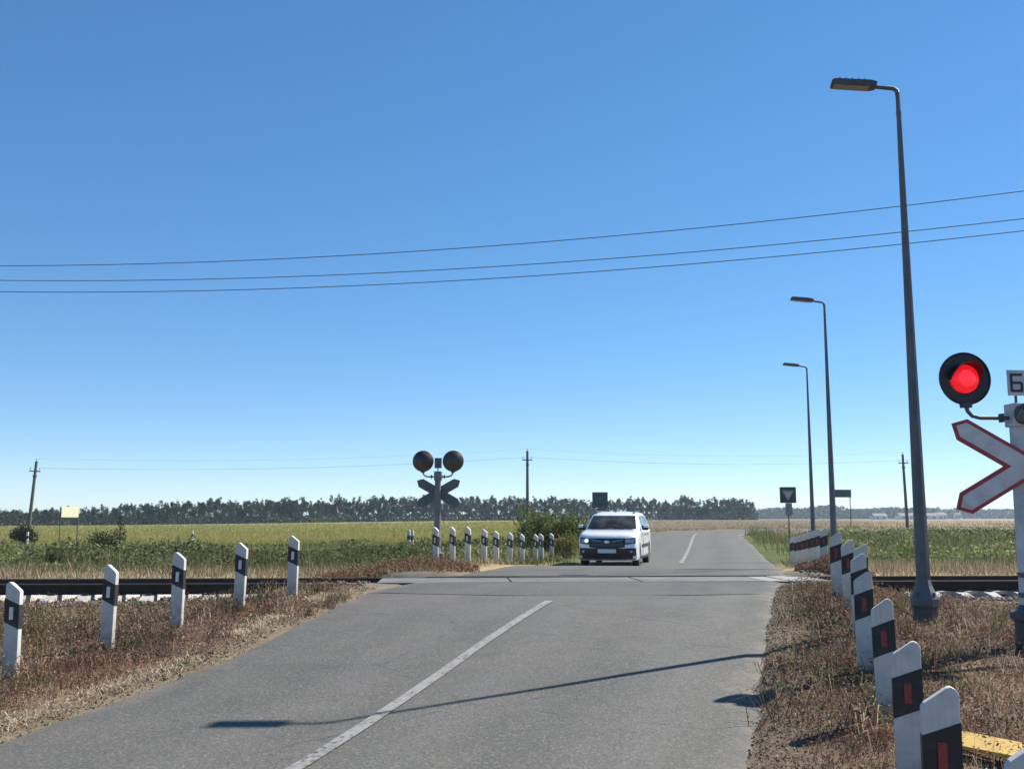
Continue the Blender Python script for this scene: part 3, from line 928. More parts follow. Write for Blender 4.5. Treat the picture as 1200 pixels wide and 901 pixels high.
# ------------------------------------------------------------------ signs
def sign_on_posts(name, x, y, zb, zt, w, h, label, board, posts, frame=True, rz=0, back='sign_back'):
    z0 = gz(x, y)
    e = empty(name, (x, y, z0), rz); tag(e, label, "sign")
    for u in posts:
        m = MB(); m.tube([(u, .03, -.3), (u, .03, zt - z0)], .035, 8); m.build("post", M['galv_dark'], e, smooth=60)
    m = MB(); m.box((0, -.02, (zb + zt) / 2 - z0), (w, .02, zt - zb)); b = m.build("board", M[board], e, bevel=.004)
    m = MB()
    for v in (-.3, .3):
        m = MB(); m.box((0, -.003 + .012, (zb + zt) / 2 - z0 + v * (zt - zb)), (w * .9, .02, .04)); m.build("rail", M['galv_dark'], b)
    return e
x, y, z = pt(86, 74)
sign_on_posts("information_sign", x, y, 1.7 + 1 / 1180 * 74, 1.7 + 13 / 1180 * 74, 1.55, .8, "cream board on two thin posts at the edge of the crop field", "sand_sign", (-.79, .79), rz=R(66))
x, y, z = pt(983.5, 78)
sign_on_posts("direction_sign", x, y, 1.7 + 24 / 1180 * 78, 1.7 + 33 / 1180 * 78, 1.62, .6, "long grey direction board on two posts beyond the second street lamp", "sign_back", (-.72, .72), rz=R(8))
# sign seen from behind over the car
x, y, z = pt(702.5, 46)
e = empty("road_sign", (x, y, gz(x, y)), R(-6)); tag(e, "square grey road sign seen from behind above the white car", "sign")
z0 = gz(x, y); zt = 1.7 + 30 / 1180 * 46; zb = 1.7 + 12 / 1180 * 46
m = MB(); m.tube([(0, .04, -.3), (0, .04, zt - z0)], .03, 8); m.build("post", M['galv_dark'], e)
m = MB(); m.box((0, 0, (zt + zb) / 2 - z0), (.70, .02, zt - zb)); b = m.build("board", M['sign_back'], e, bevel=.004)
m = MB(); m.box((.03, 0, zb - z0 - .22), (.40, .02, .38)); m.build("sub_plate", M['sign_back'], e, bevel=.004)
for v in (.16, .52):
    m = MB(); m.box((0, -.018, zb - z0 + v), (.62, .016, .035)); m.build("rail", M['galv_dark'], b)
# yield sign with direction plate
x, y, z = pt(921.5, 52)
z0 = gz(x, y); zt = 1.7 + 36 / 1180 * 52; zb = 1.7 + 17.5 / 1180 * 52
e = empty("yield_sign", (x, y, z0), R(-6)); tag(e, "yield triangle on a dark square board with a plate below", "sign")
m = MB(); m.tube([(.0, .04, -.3), (.02, .04, zt - z0)], .032, 8); m.build("post", M['galv_dark'], e)
m = MB(); m.box((0, 0, (zt + zb) / 2 - z0), (.82, .02, zt - zb)); b = m.build("board", M['yield_bg'], e, bevel=.004)
cz = (zt + zb) / 2 - z0 + .0
def tri(s, yy, mat):
    mm = MB(); mm.prism([(0, -s * 1.0), (s * 1.0, s * .75), (-s * 1.0, s * .75)], 0, .004, lambda u, v, h: (u, -yy - h, cz + v)); return mm.build("triangle", M[mat], b)
tri(.32, .0115, 'yield_edge'); tri(.215, .0165, 'yield_in')
m = MB(); m.box((.02, 0, zb - z0 - .32), (.34, .02, .62)); m.build("direction_plate", M['yield_edge'], e, bevel=.004)
# small white-and-black marker posts in the grass
def marker(px, d, h, label, top=None):
    x, y, _ = pt(px, d)
    e = empty("marker_post", (x, y, gz(x, y)), R(-15)); tag(e, label, "marker post")
    m = MB(); m.prism([(-.06, -.2), (.06, -.2), (.06, h - .05), (.03, h), (-.06, h - .02)], -.04, .04, lambda u, v, hh: (u, hh, v)); m.build("post_body", M['post_white'], e)
    m = MB(); m.prism([(-.063, h * .55), (.063, h * .60), (.063, h * .78), (-.063, h * .73)], -.043, .043, lambda u, v, hh: (u, hh, v)); m.build("band", M['post_black'], e)
marker(38.5, 62, 1.0, "white marker post standing before the dark round shrub")
marker(229.5, 68, .95, "white marker post standing alone in the crop field edge")
marker(480.5, 44, 1.05, "slim white marker post beside another near the rear-facing signal", 1)
marker(484.5, 44.6, 1.0, "short white marker post leaning near the rear-facing signal", 1)
# yellow planks lying behind the posts
x, y = 3.16, 6.72
e = empty("yellow_board", (x, y, gz(x, y)), math.atan2(-.77, .40)); tag(e, "yellow painted board of two planks lying in the weeds behind the guide posts", "board")
for k, (o_, l_, tl) in enumerate(((-.066, .98, 2.0), (.066, .90, 1.2))):
    m = MB(); m.box((0, o_, .085 + k * .012), (l_, .125, .026), rot=Matrix.Rotation(R(12), 3, 'X') @ Matrix.Rotation(R(-tl), 3, 'Y')); m.build("plank", M['yellow'], e, bevel=.004)

# ------------------------------------------------------------------ car
def build_car(x, y, z, heading):
    e = empty("estate_car", (x, y, z), heading)
    tag(e, "white estate car waiting on the road with one headlight glowing", "car")
    def arch(cx, r, n=9):
        return [(cx + r * math.cos(a), .345 + r * math.sin(a)) for a in [math.pi * i / (n - 1) for i in range(n)]]
    AX = (.80, 3.70); r_ = .365
    low = [(.10, .20), (.03, .28), (.0, .44), (.0, .62), (.02, .74), (.055, .84), (.13, .925), (.30, .985), (.65, 1.035), (1.02, 1.075),
           (1.6, 1.085), (2.6, 1.09), (3.6, 1.10), (4.30, 1.11), (4.40, 1.0), (4.43, .80), (4.47, .62), (4.47, .42), (4.36, .30)]
    bot = [(AX[1] + r_, .30)] + arch(AX[1], r_)[1:-1] + [(AX[1] - r_, .27)] + [(2.8, .23), (1.8, .23)] + [(AX[0] + r_, .27)] + arch(AX[0], r_)[1:-1] + [(AX[0] - r_, .21)]
    out = low + bot
    layers = [(0, 0, 0), (.42, .008, .0), (.62, .045, .004), (.745, .105, .010), (.815, .18, .022), (.852, .27, .05), (.868, .36, .085), (.872, .42, .11)]
    def shift(px, pz, sx, dz, w):
        fr = max(0, 1 - px / 1.0) if px < 1.0 else 0
        rr = max(0, (px - 3.9) / .57) if px > 3.9 else 0
        nx_ = px + sx * fr ** 1.3 - sx * .55 * rr
        z_ = pz - (dz if pz > .95 else dz * max(0, (pz - .75) / .2) if pz > .75 else 0) + (dz * .35 if pz < .30 else 0)
        return nx_, z_
    V = []; N = len(out)
    ys = [(-w, s, d) for w, s, d in layers[:0:-1]] + [(w, s, d) for w, s, d in layers]
    for w, s, d in ys:
        for px, pz in out:
            a, b = shift(px, pz, s, d, w); V.append((a, w, b))
    F = []
    for i in range(len(ys) - 1):
        for k in range(N):
            k2 = (k + 1) % N
            F.append((i * N + k, i * N + k2, (i + 1) * N + k2, (i + 1) * N + k))
    F.append(tuple(range(N))); F.append(tuple((len(ys) - 1) * N + k for k in range(N - 1, -1, -1)))
    m = MB().add(V, F)
    import bmesh
    me = m.mesh("body", M['car_paint'])
    bm = bmesh.new(); bm.from_mesh(me); bmesh.ops.recalc_face_normals(bm, faces=bm.faces); bm.to_mesh(me); bm.free()
    me.polygons.foreach_set("use_smooth", [True] * len(me.polygons)); me.set_sharp_from_angle(angle=R(34))
    body = link_mesh("body", me, e)
    # cabin: sections in z
    zs = [1.04, 1.20, 1.40, 1.50, 1.575, 1.612]
    fxs = [.98, 1.20, 1.52, 1.72, 1.96, 2.35]
    rxs = [4.37, 4.34, 4.27, 4.20, 4.12, 4.0]
    ws = [.845, .815, .755, .715, .655, .52]
    def ring(i):
        f, r, w = fxs[i], rxs[i], ws[i]
        return [(f, 0), (f + .02, w * .5), (f + .08, w * .80), (f + .20, w * .95), (f + .42, w), (2.6, w * 1.005), (r - .35, w * .985), (r - .10, w * .93), (r - .02, w * .75), (r, 0)]
    V = []; F = []
    for i in range(len(zs)):
        hf = ring(i); full = hf + [(a, -b) for a, b in hf[-2:0:-1]]
        n = len(full)
        V += [(a, b, zs[i] + (.012 * (1 - (b / ws[i]) ** 2) if i >= 3 else 0)) for a, b in full]
    for i in range(len(zs) - 1):
        for k in range(n):
            k2 = (k + 1) % n; F.append((i * n + k, i * n + k2, (i + 1) * n + k2, (i + 1) * n + k))
    F.append(tuple((len(zs) - 1) * n + k for k in range(n)))
    cabin = MB().add(V, F).build("cabin", M['car_paint'], e, smooth=40)
    def surf(z):   # half-width, front x, rear x at height
        return np.interp(z, zs, ws), np.interp(z, zs, fxs), np.interp(z, zs, rxs)
    # windscreen, following the cabin front
    V = []; F = []; zz = np.linspace(1.09, 1.485, 6); us = np.linspace(-.88, .88, 13)
    for zv in zz:
        w, f, r = surf(zv)
        for u in us:
            au = abs(u)
            xx = f + np.interp(au, [0, .5, .8, .95, 1.0], [0, .02, .08, .20, .42])
            V.append((xx - .014, u * w, zv + .008))
    nu = len(us)
    for i in range(len(zz) - 1):
        for k in range(nu - 1): F.append((i * nu + k, i * nu + k + 1, (i + 1) * nu + k + 1, (i + 1) * nu + k))
    ws_ = MB().add(V, F).build("windscreen", M['glass'], e, smooth=60)
    for s in (-.42, .18):
        m = MB(); m.tube([(1.03, s, 1.115), (1.10, s + .28, 1.155), (1.145, s + .46, 1.175)], .011, 6); m.build("wiper", M['car_black'], ws_)
    # side and rear windows
    wins = [[(1.62, 1.13), (1.62 + .0, 1.18), (1.98, 1.47), (2.42, 1.49), (2.42, 1.13)], [(2.50, 1.13), (2.50, 1.49), (3.28, 1.49), (3.38, 1.13)], [(3.47, 1.14), (3.38, 1.485), (3.95, 1.46), (4.10, 1.20), (4.08, 1.15)]]
    for s in (-1, 1):
        for wv in wins:
            V = [(a, s * (float(surf(b)[0]) * (1.005 if 1.9 < a < 3.5 else .99) + .010), b) for a, b in wv]
            V += [(a, v[1] - s * .02, b) for (a, b), v in zip(wv, V)]
            q = len(wv)
            F = [tuple(range(q)), tuple(range(2 * q - 1, q - 1, -1))] + [(i, (i + 1) % q, q + (i + 1) % q, q + i) for i in range(q)]
            MB().add(V, F).build("side_window", M['glass'], e)
    V = []; F = []
    for zv in (1.15, 1.3, 1.48):
        w, f, r = surf(zv)
        for u in np.linspace(-.72, .72, 5): V.append((r + .012 - .02 * abs(u), u * w, zv))
    for i in range(2):
        for k in range(4): F.append((i * 5 + k, i * 5 + k + 1, (i + 1) * 5 + k + 1, (i + 1) * 5 + k))
    MB().add(V, F).build("rear_window", M['glass'], e)
    # front-surface helper: x of the nose at height z and lateral y
    fz_ = [q[1] for q in low[:8]]; fx_ = [q[0] for q in low[:8]]
    def nose(yv, zv):
        px = np.interp(zv, fz_, fx_)
        s = np.interp(abs(yv), [l[0] for l in layers], [l[1] for l in layers])
        return float(px + s * max(0, 1 - px) ** 1.3)
    def front_patch(name, y0, y1, z0, z1, mat, off=.012, parent=None, skew=None, nu=9, nv=5, th=.03):
        V = []; F = []
        for lay in (0, 1):
            for j in range(nv):
                for i in range(nu):
                    u, v = i / (nu - 1), j / (nv - 1)
                    yv = y0 + (y1 - y0) * u
                    za = z0(u) if callable(z0) else z0; zb_ = z1(u) if callable(z1) else z1
                    zv = za + (zb_ - za) * v
                    V.append((nose(yv, zv) - off + lay * th, yv, zv))
        b = nu * nv
        for j in range(nv - 1):
            for i in range(nu - 1):
                q = (j * nu + i, j * nu + i + 1, (j + 1) * nu + i + 1, (j + 1) * nu + i); F.append(q)
        edge = [i for i in range(nu)] + [j * nu + nu - 1 for j in range(1, nv)] + [(nv - 1) * nu + i for i in range(nu - 2, -1, -1)] + [j * nu for j in range(nv - 2, 0, -1)]
        for a, c in zip(edge, edge[1:] + edge[:1]): F.append((a, c, b + c, b + a))
        return MB().add(V, F).build(name, M[mat], parent or e, smooth=40)
    gr = front_patch("grille", -.515, .515, lambda u: .585 - .05 * math.sin(math.pi * u), .838, 'car_black', .014)
    for k in range(4):
        front_patch("grille_bar", -.44, .44, .63 + k * .042, .642 + k * .042, 'car_grey', .024, gr, nv=2)
    front_patch("chrome_wing", -.48, -.16, lambda u: .795 - .06 * u, lambda u: .812 - .06 * u, 'chrome', .026, gr, nv=2)
    front_patch("chrome_wing", .16, .48, lambda u: .735 + .06 * u, lambda u: .752 + .06 * u, 'chrome', .026, gr, nv=2)
    m = MB(); m.lathe([(.065, 0), (.065, .012), (.05, .018)], 18, lambda a, b, h: (nose(0, .735) - .02 - h, a * 1.15, .735 + b * .75)); m.build("badge", M['chrome'], gr, smooth=40)
    bi = front_patch("lower_intake", -.60, .60, .27, .555, 'car_black', .012)
    front_patch("bumper_skirt", -.83, .83, .262, lambda u: .365 + .06 * abs(2 * u - 1), 'car_black', .010, nu=17)
    front_patch("bumper_lip", -.80, .80, .222, .258, 'car_grey', .014, nu=15)
    m = MB(); m.box((nose(0, .475) - .028, 0, .475), (.016, .53, .115)); pl = m.build("number_plate", M['plate'], e, bevel=.003)
    m = MB(); m.box((nose(0, .475) - .0375, -.205, .475), (.003, .004, .10)); m.build("plate_divider", M['car_black'], pl)
    for s in (-1, 1):
        a, b = (.51, .81) if s > 0 else (-.81, -.51)
        up_ = (lambda u: .66 + .03 * u) if s > 0 else (lambda u: .69 - .03 * u)
        top = (lambda u: .825 + .045 * u) if s > 0 else (lambda u: .87 - .045 * u)
        hl = front_patch("headlight", a, b, up_, top, 'car_black', .012)
        front_patch("lamp_glass", s * .645 - .115, s * .645 + .115, .71, .82, 'headlamp', .018, hl)
        m = MB(); m.lathe([(.050, -.01), (.050, .014), (.03, .024), (.006, .027)], 16, lambda q, w, h, s=s: (nose(s * .60, .765) - .018 - h, s * .60 + q, .765 + w))
        m.build("bulb", M['drl'] if s > 0 else M['headlamp'], hl, smooth=50)
        fg = front_patch("fog_recess", s * .70 - .125, s * .70 + .125, .34, .56, 'car_black', .013)
        m = MB(); m.lathe([(.035, -.01), (.035, .008), (.02, .012)], 12, lambda q, w, h, s=s: (nose(s * .70, .46) - .02 - h, s * .70 + q, .46 + w)); m.build("fog_lamp", M['headlamp'], fg)
    # bonnet seam, doors, handles, mouldings, mirrors
    for s in (-1, 1):
        yv = s * .872
        for (a, b) in ((1.40, 2.44), (2.47, 3.34)):
            m = MB(); m.prism([(a, .36), (b, .36), (b, 1.0), (a, 1.0)] if a < 2 else [(a, .36), (b - .06, .36), (b, .72), (b, 1.0), (a, 1.0)], 0, .006, lambda u, v, h, s=s: (u, s * (.870 + h), v))
            d = m.build("door", M['car_paint'], e)
            m = MB(); m.box((b - .16, s * .892, .93), (.16, .022, .03)); m.build("handle", M['car_black'], d, bevel=.004)
            m = MB(); m.box(((a + b) / 2, s * .888, .60), (b - a - .04, .020, .095)); m.build("moulding", M['car_black'], d, bevel=.004)
        m = MB(); m.box((2.3, s * .868, .265), (2.1, .03, .07)); m.build("sill", M['car_black'], e)
        m = MB(); m.prism([(-.06, -.06), (.10, -.075), (.12, .05), (.0, .085), (-.05, .05)], 0, .19, lambda u, v, h, s=s: (1.50 + u + h * .15, s * (.87 + h), 1.13 + v))
        mi = m.build("mirror", M['car_black'], e, bevel=.018)
        m = MB(); m.prism([(-.05, -.0), (.09, -.0), (.11, .055), (.0, .09), (-.04, .06)], .05, .195, lambda u, v, h, s=s: (1.492 + u + h * .15, s * (.872 + h), 1.135 + v)); m.build("mirror_cap", M['car_paint'], mi, bevel=.01)
        m = MB(); m.tube([(2.0, s * .58, 1.57), (2.10, s * .58, 1.628), (3.9, s * .56, 1.634), (3.98, s * .56, 1.57)], .021, 8); m.build("roof_rail", M['car_black'], e)
        m = MB(); m.box((4.40, s * .72, 1.02), (.12, .14, .42)); m.build("tail_light", M['tail'], e, bevel=.02)
    m = MB(); m.tube([(2.1, 0, 1.60), (2.0 + .2, 0, 1.64), (2.36, 0, 1.66)], [.03, .02, .006], 8); m.build("aerial", M['car_black'], e)
    m = MB(); m.box((2.25, 0, .40), (4.05, 1.18, .30)); m.box((.80, 0, .56), (.78, 1.3, .5)); m.box((3.70, 0, .56), (.78, 1.3, .5)); m.build("underbody", M['car_black'], e)
    # wheels
    for ax in AX:
        for s in (-1, 1):
            f = lambda a, b, h, ax=ax, s=s: (ax + a, s * (.66 + h), .315 + b)
            m = MB(); m.lathe([(.20, .0), (.29, .0), (.312, .02), (.316, .05), (.316, .15), (.312, .175), (.29, .198), (.205, .195)], 28, f)
            w = m.build("wheel", M['tyre'], e, smooth=40)
            m = MB(); m.lathe([(.205, .150), (.205, .192), (.185, .188), (.17, .165), (.03, .165)], 24, f); m.build("rim", M['car_grey'], w, smooth=40)
            for k in range(5):
                a = 2 * math.pi * k / 5 + .3
                mm = Matrix.Rotation(-a, 3, 'Y')
                m = MB(); m.box((ax + math.cos(a) * .105, s * .845, .315 + math.sin(a) * .105), (.19, .03, .048), rot=mm); m.build("spoke", M['rim'], w)
            m = MB(); m.lathe([(.04, .16), (.04, .195), (.02, .2)], 10, f); m.build("hub_cap", M['rim'], w)
    return e
ch = R(13)
fxp, fyp = 2.74, 29.45
build_car(fxp, fyp, float(zr(31.3)) + .012, math.pi / 2 - ch)

# ------------------------------------------------------------------ plants
def rand_dirs(n):
    v = rng.normal(size=(n, 3)); return v / np.linalg.norm(v, axis=1)[:, None]
def leaf_mesh(name, P, S, cols, mat, flat=0.0):
    """diamond leaf faces of size S scattered at P"""
    n = len(P)
    a = rand_dirs(n); b = rand_dirs(n)
    if flat: a[:, 2] *= (1 - flat); b[:, 2] *= (1 - flat)
    b = b - a * np.sum(a * b, 1)[:, None] / np.sum(a * a, 1)[:, None]
    a /= np.linalg.norm(a, axis=1)[:, None] + 1e-9; b /= np.linalg.norm(b, axis=1)[:, None] + 1e-9
    S = np.asarray(S)[:, None]
    V = np.stack([P - a * S, P - b * S * .45, P + a * S, P + b * S * .45], 1).reshape(-1, 3)
    F = np.arange(4 * n).reshape(n, 4)
    return np_mesh(name, V, F, mat, np.repeat(cols, 4, 0))
def blade_mesh(name, P, H, W, cols, mat, lean=.5, simple=False):
    """bent blades: two segments"""
    n = len(P)
    th = rng.uniform(0, 2 * np.pi, n); ph = rng.uniform(0, 2 * np.pi, n)
    side = np.stack([np.cos(th), np.sin(th), np.zeros(n)], 1)
    ld = np.stack([np.cos(ph), np.sin(ph), np.zeros(n)], 1)
    ln = rng.uniform(0.05, 1, n) * lean
    H = np.asarray(H); W = np.asarray(W)
    mid = P + ld * (ln * H * .35)[:, None]; mid[:, 2] += H * .6
    tip = P + ld * (ln * H * 1.1)[:, None]; tip[:, 2] += H * np.maximum(.25, 1 - ln * .55)
    w = (W / 2)[:, None]
    if simple:
        V = np.stack([P - side * w, P + side * w, tip + side * w * .3], 1).reshape(-1, 3)
        return np_mesh(name, V, np.arange(3 * n).reshape(n, 3), mat, np.repeat(cols, 3, 0))
    V = np.stack([P - side * w, P + side * w, mid + side * w * .75, mid - side * w * .75, tip], 1).reshape(-1, 3)
    b = np.arange(n)[:, None] * 5
    F = np.concatenate([b + np.array([0, 1, 2]), b + np.array([0, 2, 3]), b + np.array([3, 2, 4])], 0)
    return np_mesh(name, V, F, mat, np.repeat(cols, 5, 0))
def pal(n, cols, wts, jitter=.25, sel=None):
    cols = np.array(cols, float); wts = np.array(wts, float) / sum(wts)
    k = rng.choice(len(cols), n, p=wts) if sel is None else sel
    c = cols[k] * rng.uniform(1 - jitter, 1 + jitter, (n, 1)) * rng.uniform(.93, 1.07, (n, 3))
    return np.clip(c, 0, 1)
RUST = (.225, .105, .072); BROWN = (.145, .088, .058); TAN = (.36, .265, .165); STRAW = (.50, .41, .27); DARK = (.060, .042, .032); GREENW = (.085, .115, .035); OLIVE = (.13, .125, .05)

def off_road(x, y, margin):
    t, yc = road_coord(x, y)
    hw = np.where(t < 0, half_l(yc), half_r(yc))
    return np.abs(t) - hw - margin, t

# --- verge weeds before the rails, one mass per side
def verge(name, side, n_bl, n_lf, label):
    def pick(n, margin):
        y = 3.0 + 14.3 * rng.random(n) ** 1.15
        if side > 0: x = Xr(y, 2.95) + rng.random(n) ** 1.1 * (9.5 + .15 * y)
        else: x = Xr(y, -2.3) - rng.random(n) ** 1.1 * (9.5 + .2 * y)
        o, t = off_road(x, y, margin)
        tr = y - track_y(x)
        edge = .28 * fbm(x, y, .8, 41)
        dens = fbm(x, y, 1.1, 43)
        keep = (o > edge - .05) & (tr < -1.0 + .35 * fbm(x, y, .6, 45) + .65 * sstep(2.4, .8, o)) & (rng.random(n) < sstep(.22, .5, dens) * .85 + .15)
        keep &= rng.random(n) < .25 + .75 * sstep(-.05, .7, o)
        return x[keep], y[keep], o[keep], tr[keep]
    x, y, o, tr = pick(n_bl, .05)
    z = ground_z(x, y) - .01
    n = len(x)
    GREY = (.19, .155, .125)
    def tint(x, y, o, n, leaf):
        pa = np.clip(sstep(.40, .60, fbm(x, y, 1.3, 151)) * .8 + .45 * sstep(2.2, .6, o) - .10, 0, 1); pb = sstep(.52, .70, fbm(x, y, .8, 155))
        A = pal(n, [RUST, BROWN, DARK, TAN], [.46, .30, .14, .10], .3)
        B = pal(n, [TAN, GREY, BROWN, STRAW, RUST], [.20, .22, .24, .12, .22], .3) * .95
        D = pal(n, [DARK, BROWN, (.045, .035, .028)], [.5, .3, .2], .3)
        cols = np.where((rng.random(n) < pa)[:, None], A, B)
        cols = np.where((rng.random(n) < pb * .65)[:, None], D, cols)
        g = sstep(.54, .68, fbm(x, y, 2.1, 51)) * sstep(1.6, 3.5, o) * .7
        g = np.maximum(g, .5 * sstep(.66, .74, fbm(x, y, .55, 161)))
        if side < 0: g = np.maximum(g, sstep(2.2, 4.2, o) * .75 * sstep(.35, .55, fbm(x, y, 1.4, 57)))
        return np.where((rng.random(n) < g)[:, None], pal(n, [GREENW, OLIVE, (.16, .18, .07)], [.5, .35, .15]), cols)
    tall = sstep(.46, .74, fbm(x, y, .9, 47)) * sstep(.35, 1.3, o)
    H = rng.uniform(.02, .09, n) * (1 + 3.0 * tall * rng.random(n)) * (.5 + .5 * sstep(0, .8, o))
    me = blade_mesh(name, np.stack([x, y, z], 1), H, rng.uniform(.0022, .0055, n) * (1 + y / 16), tint(x, y, o, n, False), M['dry'], 1.7)
    o1 = link_mesh(name, me); tag(o1, label, "dry weeds", kind="stuff")
    x, y, o, tr = pick(n_lf, .02)
    n = len(x)
    z = ground_z(x, y) + rng.random(n) ** 1.5 * .09 * (.5 + 2.0 * sstep(.46, .74, fbm(x, y, .9, 47))) * sstep(-.1, .9, o) + .003
    me = leaf_mesh("dead_leaves", np.stack([x, y, z], 1), rng.uniform(.0035, .0115, n) * (1 + y / 18), tint(x, y, o, n, True), M['dry'], .2)
    o2 = link_mesh("dead_leaves", me, o1); o2["kind"] = "stuff"
verge("dry_weeds", 1, 230000, 195000, "reddish brown dry weeds around the red-reflector guide posts")
verge("dry_weeds", -1, 185000, 165000, "brown and green dry weeds around the white-reflector guide posts")

# loose weed plants that stand out of the mat
def weed_plants(n):
    Vp = []; Hh = []; cc = []
    PX = []
    for _ in range(n):
        y = random.uniform(4, 16.2)
        if random.random() < .6: x = Xr(y, 2.95 + .4) + random.random() * 6
        else: x = Xr(y, -2.9) - random.random() * 6
        if y - track_y(x) > -1.3: continue
        PX.append((x, y))
    PX = np.array(PX)
    k = 26
    X = np.repeat(PX, k, 0)
    r = np.repeat(rng.uniform(.04, .16, len(PX)), k)
    P = np.stack([X[:, 0] + rng.normal(size=len(X)) * r, X[:, 1] + rng.normal(size=len(X)) * r, np.zeros(len(X))], 1)
    P[:, 2] = ground_z(P[:, 0], P[:, 1]) - .02
    H = np.repeat(rng.uniform(.14, .42, len(PX)), k) * rng.uniform(.4, 1.1, len(X))
    kind = np.repeat(rng.random(len(PX)), k)
    cols = np.where((kind < .24)[:, None], pal(len(X), [GREENW, OLIVE], [.6, .4]), np.where((kind < .6)[:, None], pal(len(X), [DARK, BROWN], [.5, .5]), pal(len(X), [TAN, STRAW, RUST], [.5, .3, .2])))
    me = blade_mesh("tall_weeds", P, H, rng.uniform(.005, .010, len(X)), cols, M['dry'], 1.1)
    o1 = link_mesh("tall_weeds", me); tag(o1, "taller dry weed stalks standing above the verge mat on both sides", "weeds", kind="stuff")
    K = 60
    X = np.repeat(PX, K, 0); kk = np.repeat(rng.random(len(PX)), K)
    P = np.stack([X[:, 0] + rng.normal(size=len(X)) * .09, X[:, 1] + rng.normal(size=len(X)) * .09, np.zeros(len(X))], 1)
    P[:, 2] = ground_z(P[:, 0], P[:, 1]) + rng.random(len(X)) * .24
    cols = np.where((kk < .25)[:, None], pal(len(X), [GREENW, OLIVE], [.7, .3]), pal(len(X), [BROWN, DARK, RUST, TAN], [.3, .3, .2, .2]))
    o2 = link_mesh("weed_leaves", leaf_mesh("weed_leaves", P, rng.uniform(.008, .022, len(X)), cols, M['dry']), o1); o2["kind"] = "stuff"
weed_plants(620)

# pale dead stems along the left edge of the asphalt
n = 5200
y = rng.uniform(5, 15.5, n); lx = np.array([Xr(a, -float(half_l(a)) * 1.038 - .42) for a in y]) + rng.normal(size=n) * .09 * (.5 + fbm(y, y * 0, 1.0, 77))
keep = rng.random(n) < sstep(.35, .6, vnoise(y, y * 0, .5, 71))
y, lx = y[keep], lx[keep]; n = len(y)
P = np.stack([lx, y, ground_z(lx, y) + .012 + rng.random(n) * .02], 1)
o = link_mesh("straw_litter", blade_mesh("straw_litter", P, rng.uniform(.02, .07, n), rng.uniform(.005, .010, n), pal(n, [STRAW, (.55, .49, .38), TAN], [.5, .3, .2]), M['dry'], 2.6))
tag(o, "pale dead stems swept along the edge of the asphalt", "straw litter", kind="stuff")

# --- grass strips beyond the rails
def strip(name, n, x0, x1, tr0, tr1, h0, h1, colr, wts, label, cat="grass", wid=(.012, .03), lean=.9, green=None, margin=.35):
    x = rng.uniform(x0, x1, n); tr = rng.uniform(tr0, tr1, n); y = track_y(x) + tr
    o, t = off_road(x, y, margin)
    keep = (o > .15 * rng.random(n)) & (rng.random(n) < .3 + .7 * sstep(.3, .55, fbm(x, y, 1.8, 61)))
    x, y = x[keep], y[keep]; n = len(x)
    z = ground_z(x, y) - .02
    H = rng.uniform(h0, h1, n) * (.6 + .8 * fbm(x, y, 2.5, 63))
    cols = pal(n, colr, wts)
    if green is not None:
        g = rng.random(n) < green(x, y); cols = np.where(g[:, None], pal(n, [GREENW, OLIVE], [.5, .5]), cols)
    o = link_mesh(name, blade_mesh(name, np.stack([x, y, z], 1), H, rng.uniform(*wid, n), cols, M['dry'], lean, True))
    tag(o, label, cat, kind="stuff")
strip("dry_grass", 52000, -26, 3.6, 2.7, 11, .12, .38, [TAN, STRAW, OLIVE, RUST], [.38, .34, .2, .08], "straw coloured dry grass behind the rails before the crop field", green=lambda x, y: .15 + .75 * sstep(24.5, 28, y - .06 * x))
strip("dry_grass", 46000, 6.5, 34, 2.7, 14, .10, .34, [TAN, STRAW, OLIVE, RUST], [.34, .3, .22, .14], "pale dry grass behind the rails beyond the crossing signal", green=lambda x, y: .1 + .7 * sstep(27, 33, y))
# reddish weeds at the deck ends
def clump_mass(name, n, cx, cy, rx, ry, hmax, size, colr, wts, label, cat, mat='dry'):
    a = rng.uniform(0, 2 * np.pi, n); q = np.sqrt(rng.random(n))
    x = cx + np.cos(a) * q * rx; y = cy + np.sin(a) * q * ry
    z = ground_z(x, y) + rng.random(n) ** 1.2 * hmax * (1 - q * .7) * (.5 + fbm(x, y, .7, 81))
    o = link_mesh(name, leaf_mesh(name, np.stack([x, y, z], 1), rng.uniform(size * .5, size * 1.2, n), pal(n, colr, wts), M[mat]))
    tag(o, label, cat, kind="stuff")
clump_mass("rusty_weeds", 9000, -2.6, 22.3, 1.9, .8, .42, .03, [RUST, BROWN, TAN, OLIVE], [.5, .25, .15, .1], "rusty red weeds before the rear-facing crossing signal", "weeds")
clump_mass("rusty_weeds", 7000, 6.95, 21.9, .9, .7, .45, .03, [RUST, BROWN, TAN, DARK], [.45, .25, .2, .1], "rusty red weeds at the foot of the overlapping guide posts", "weeds")

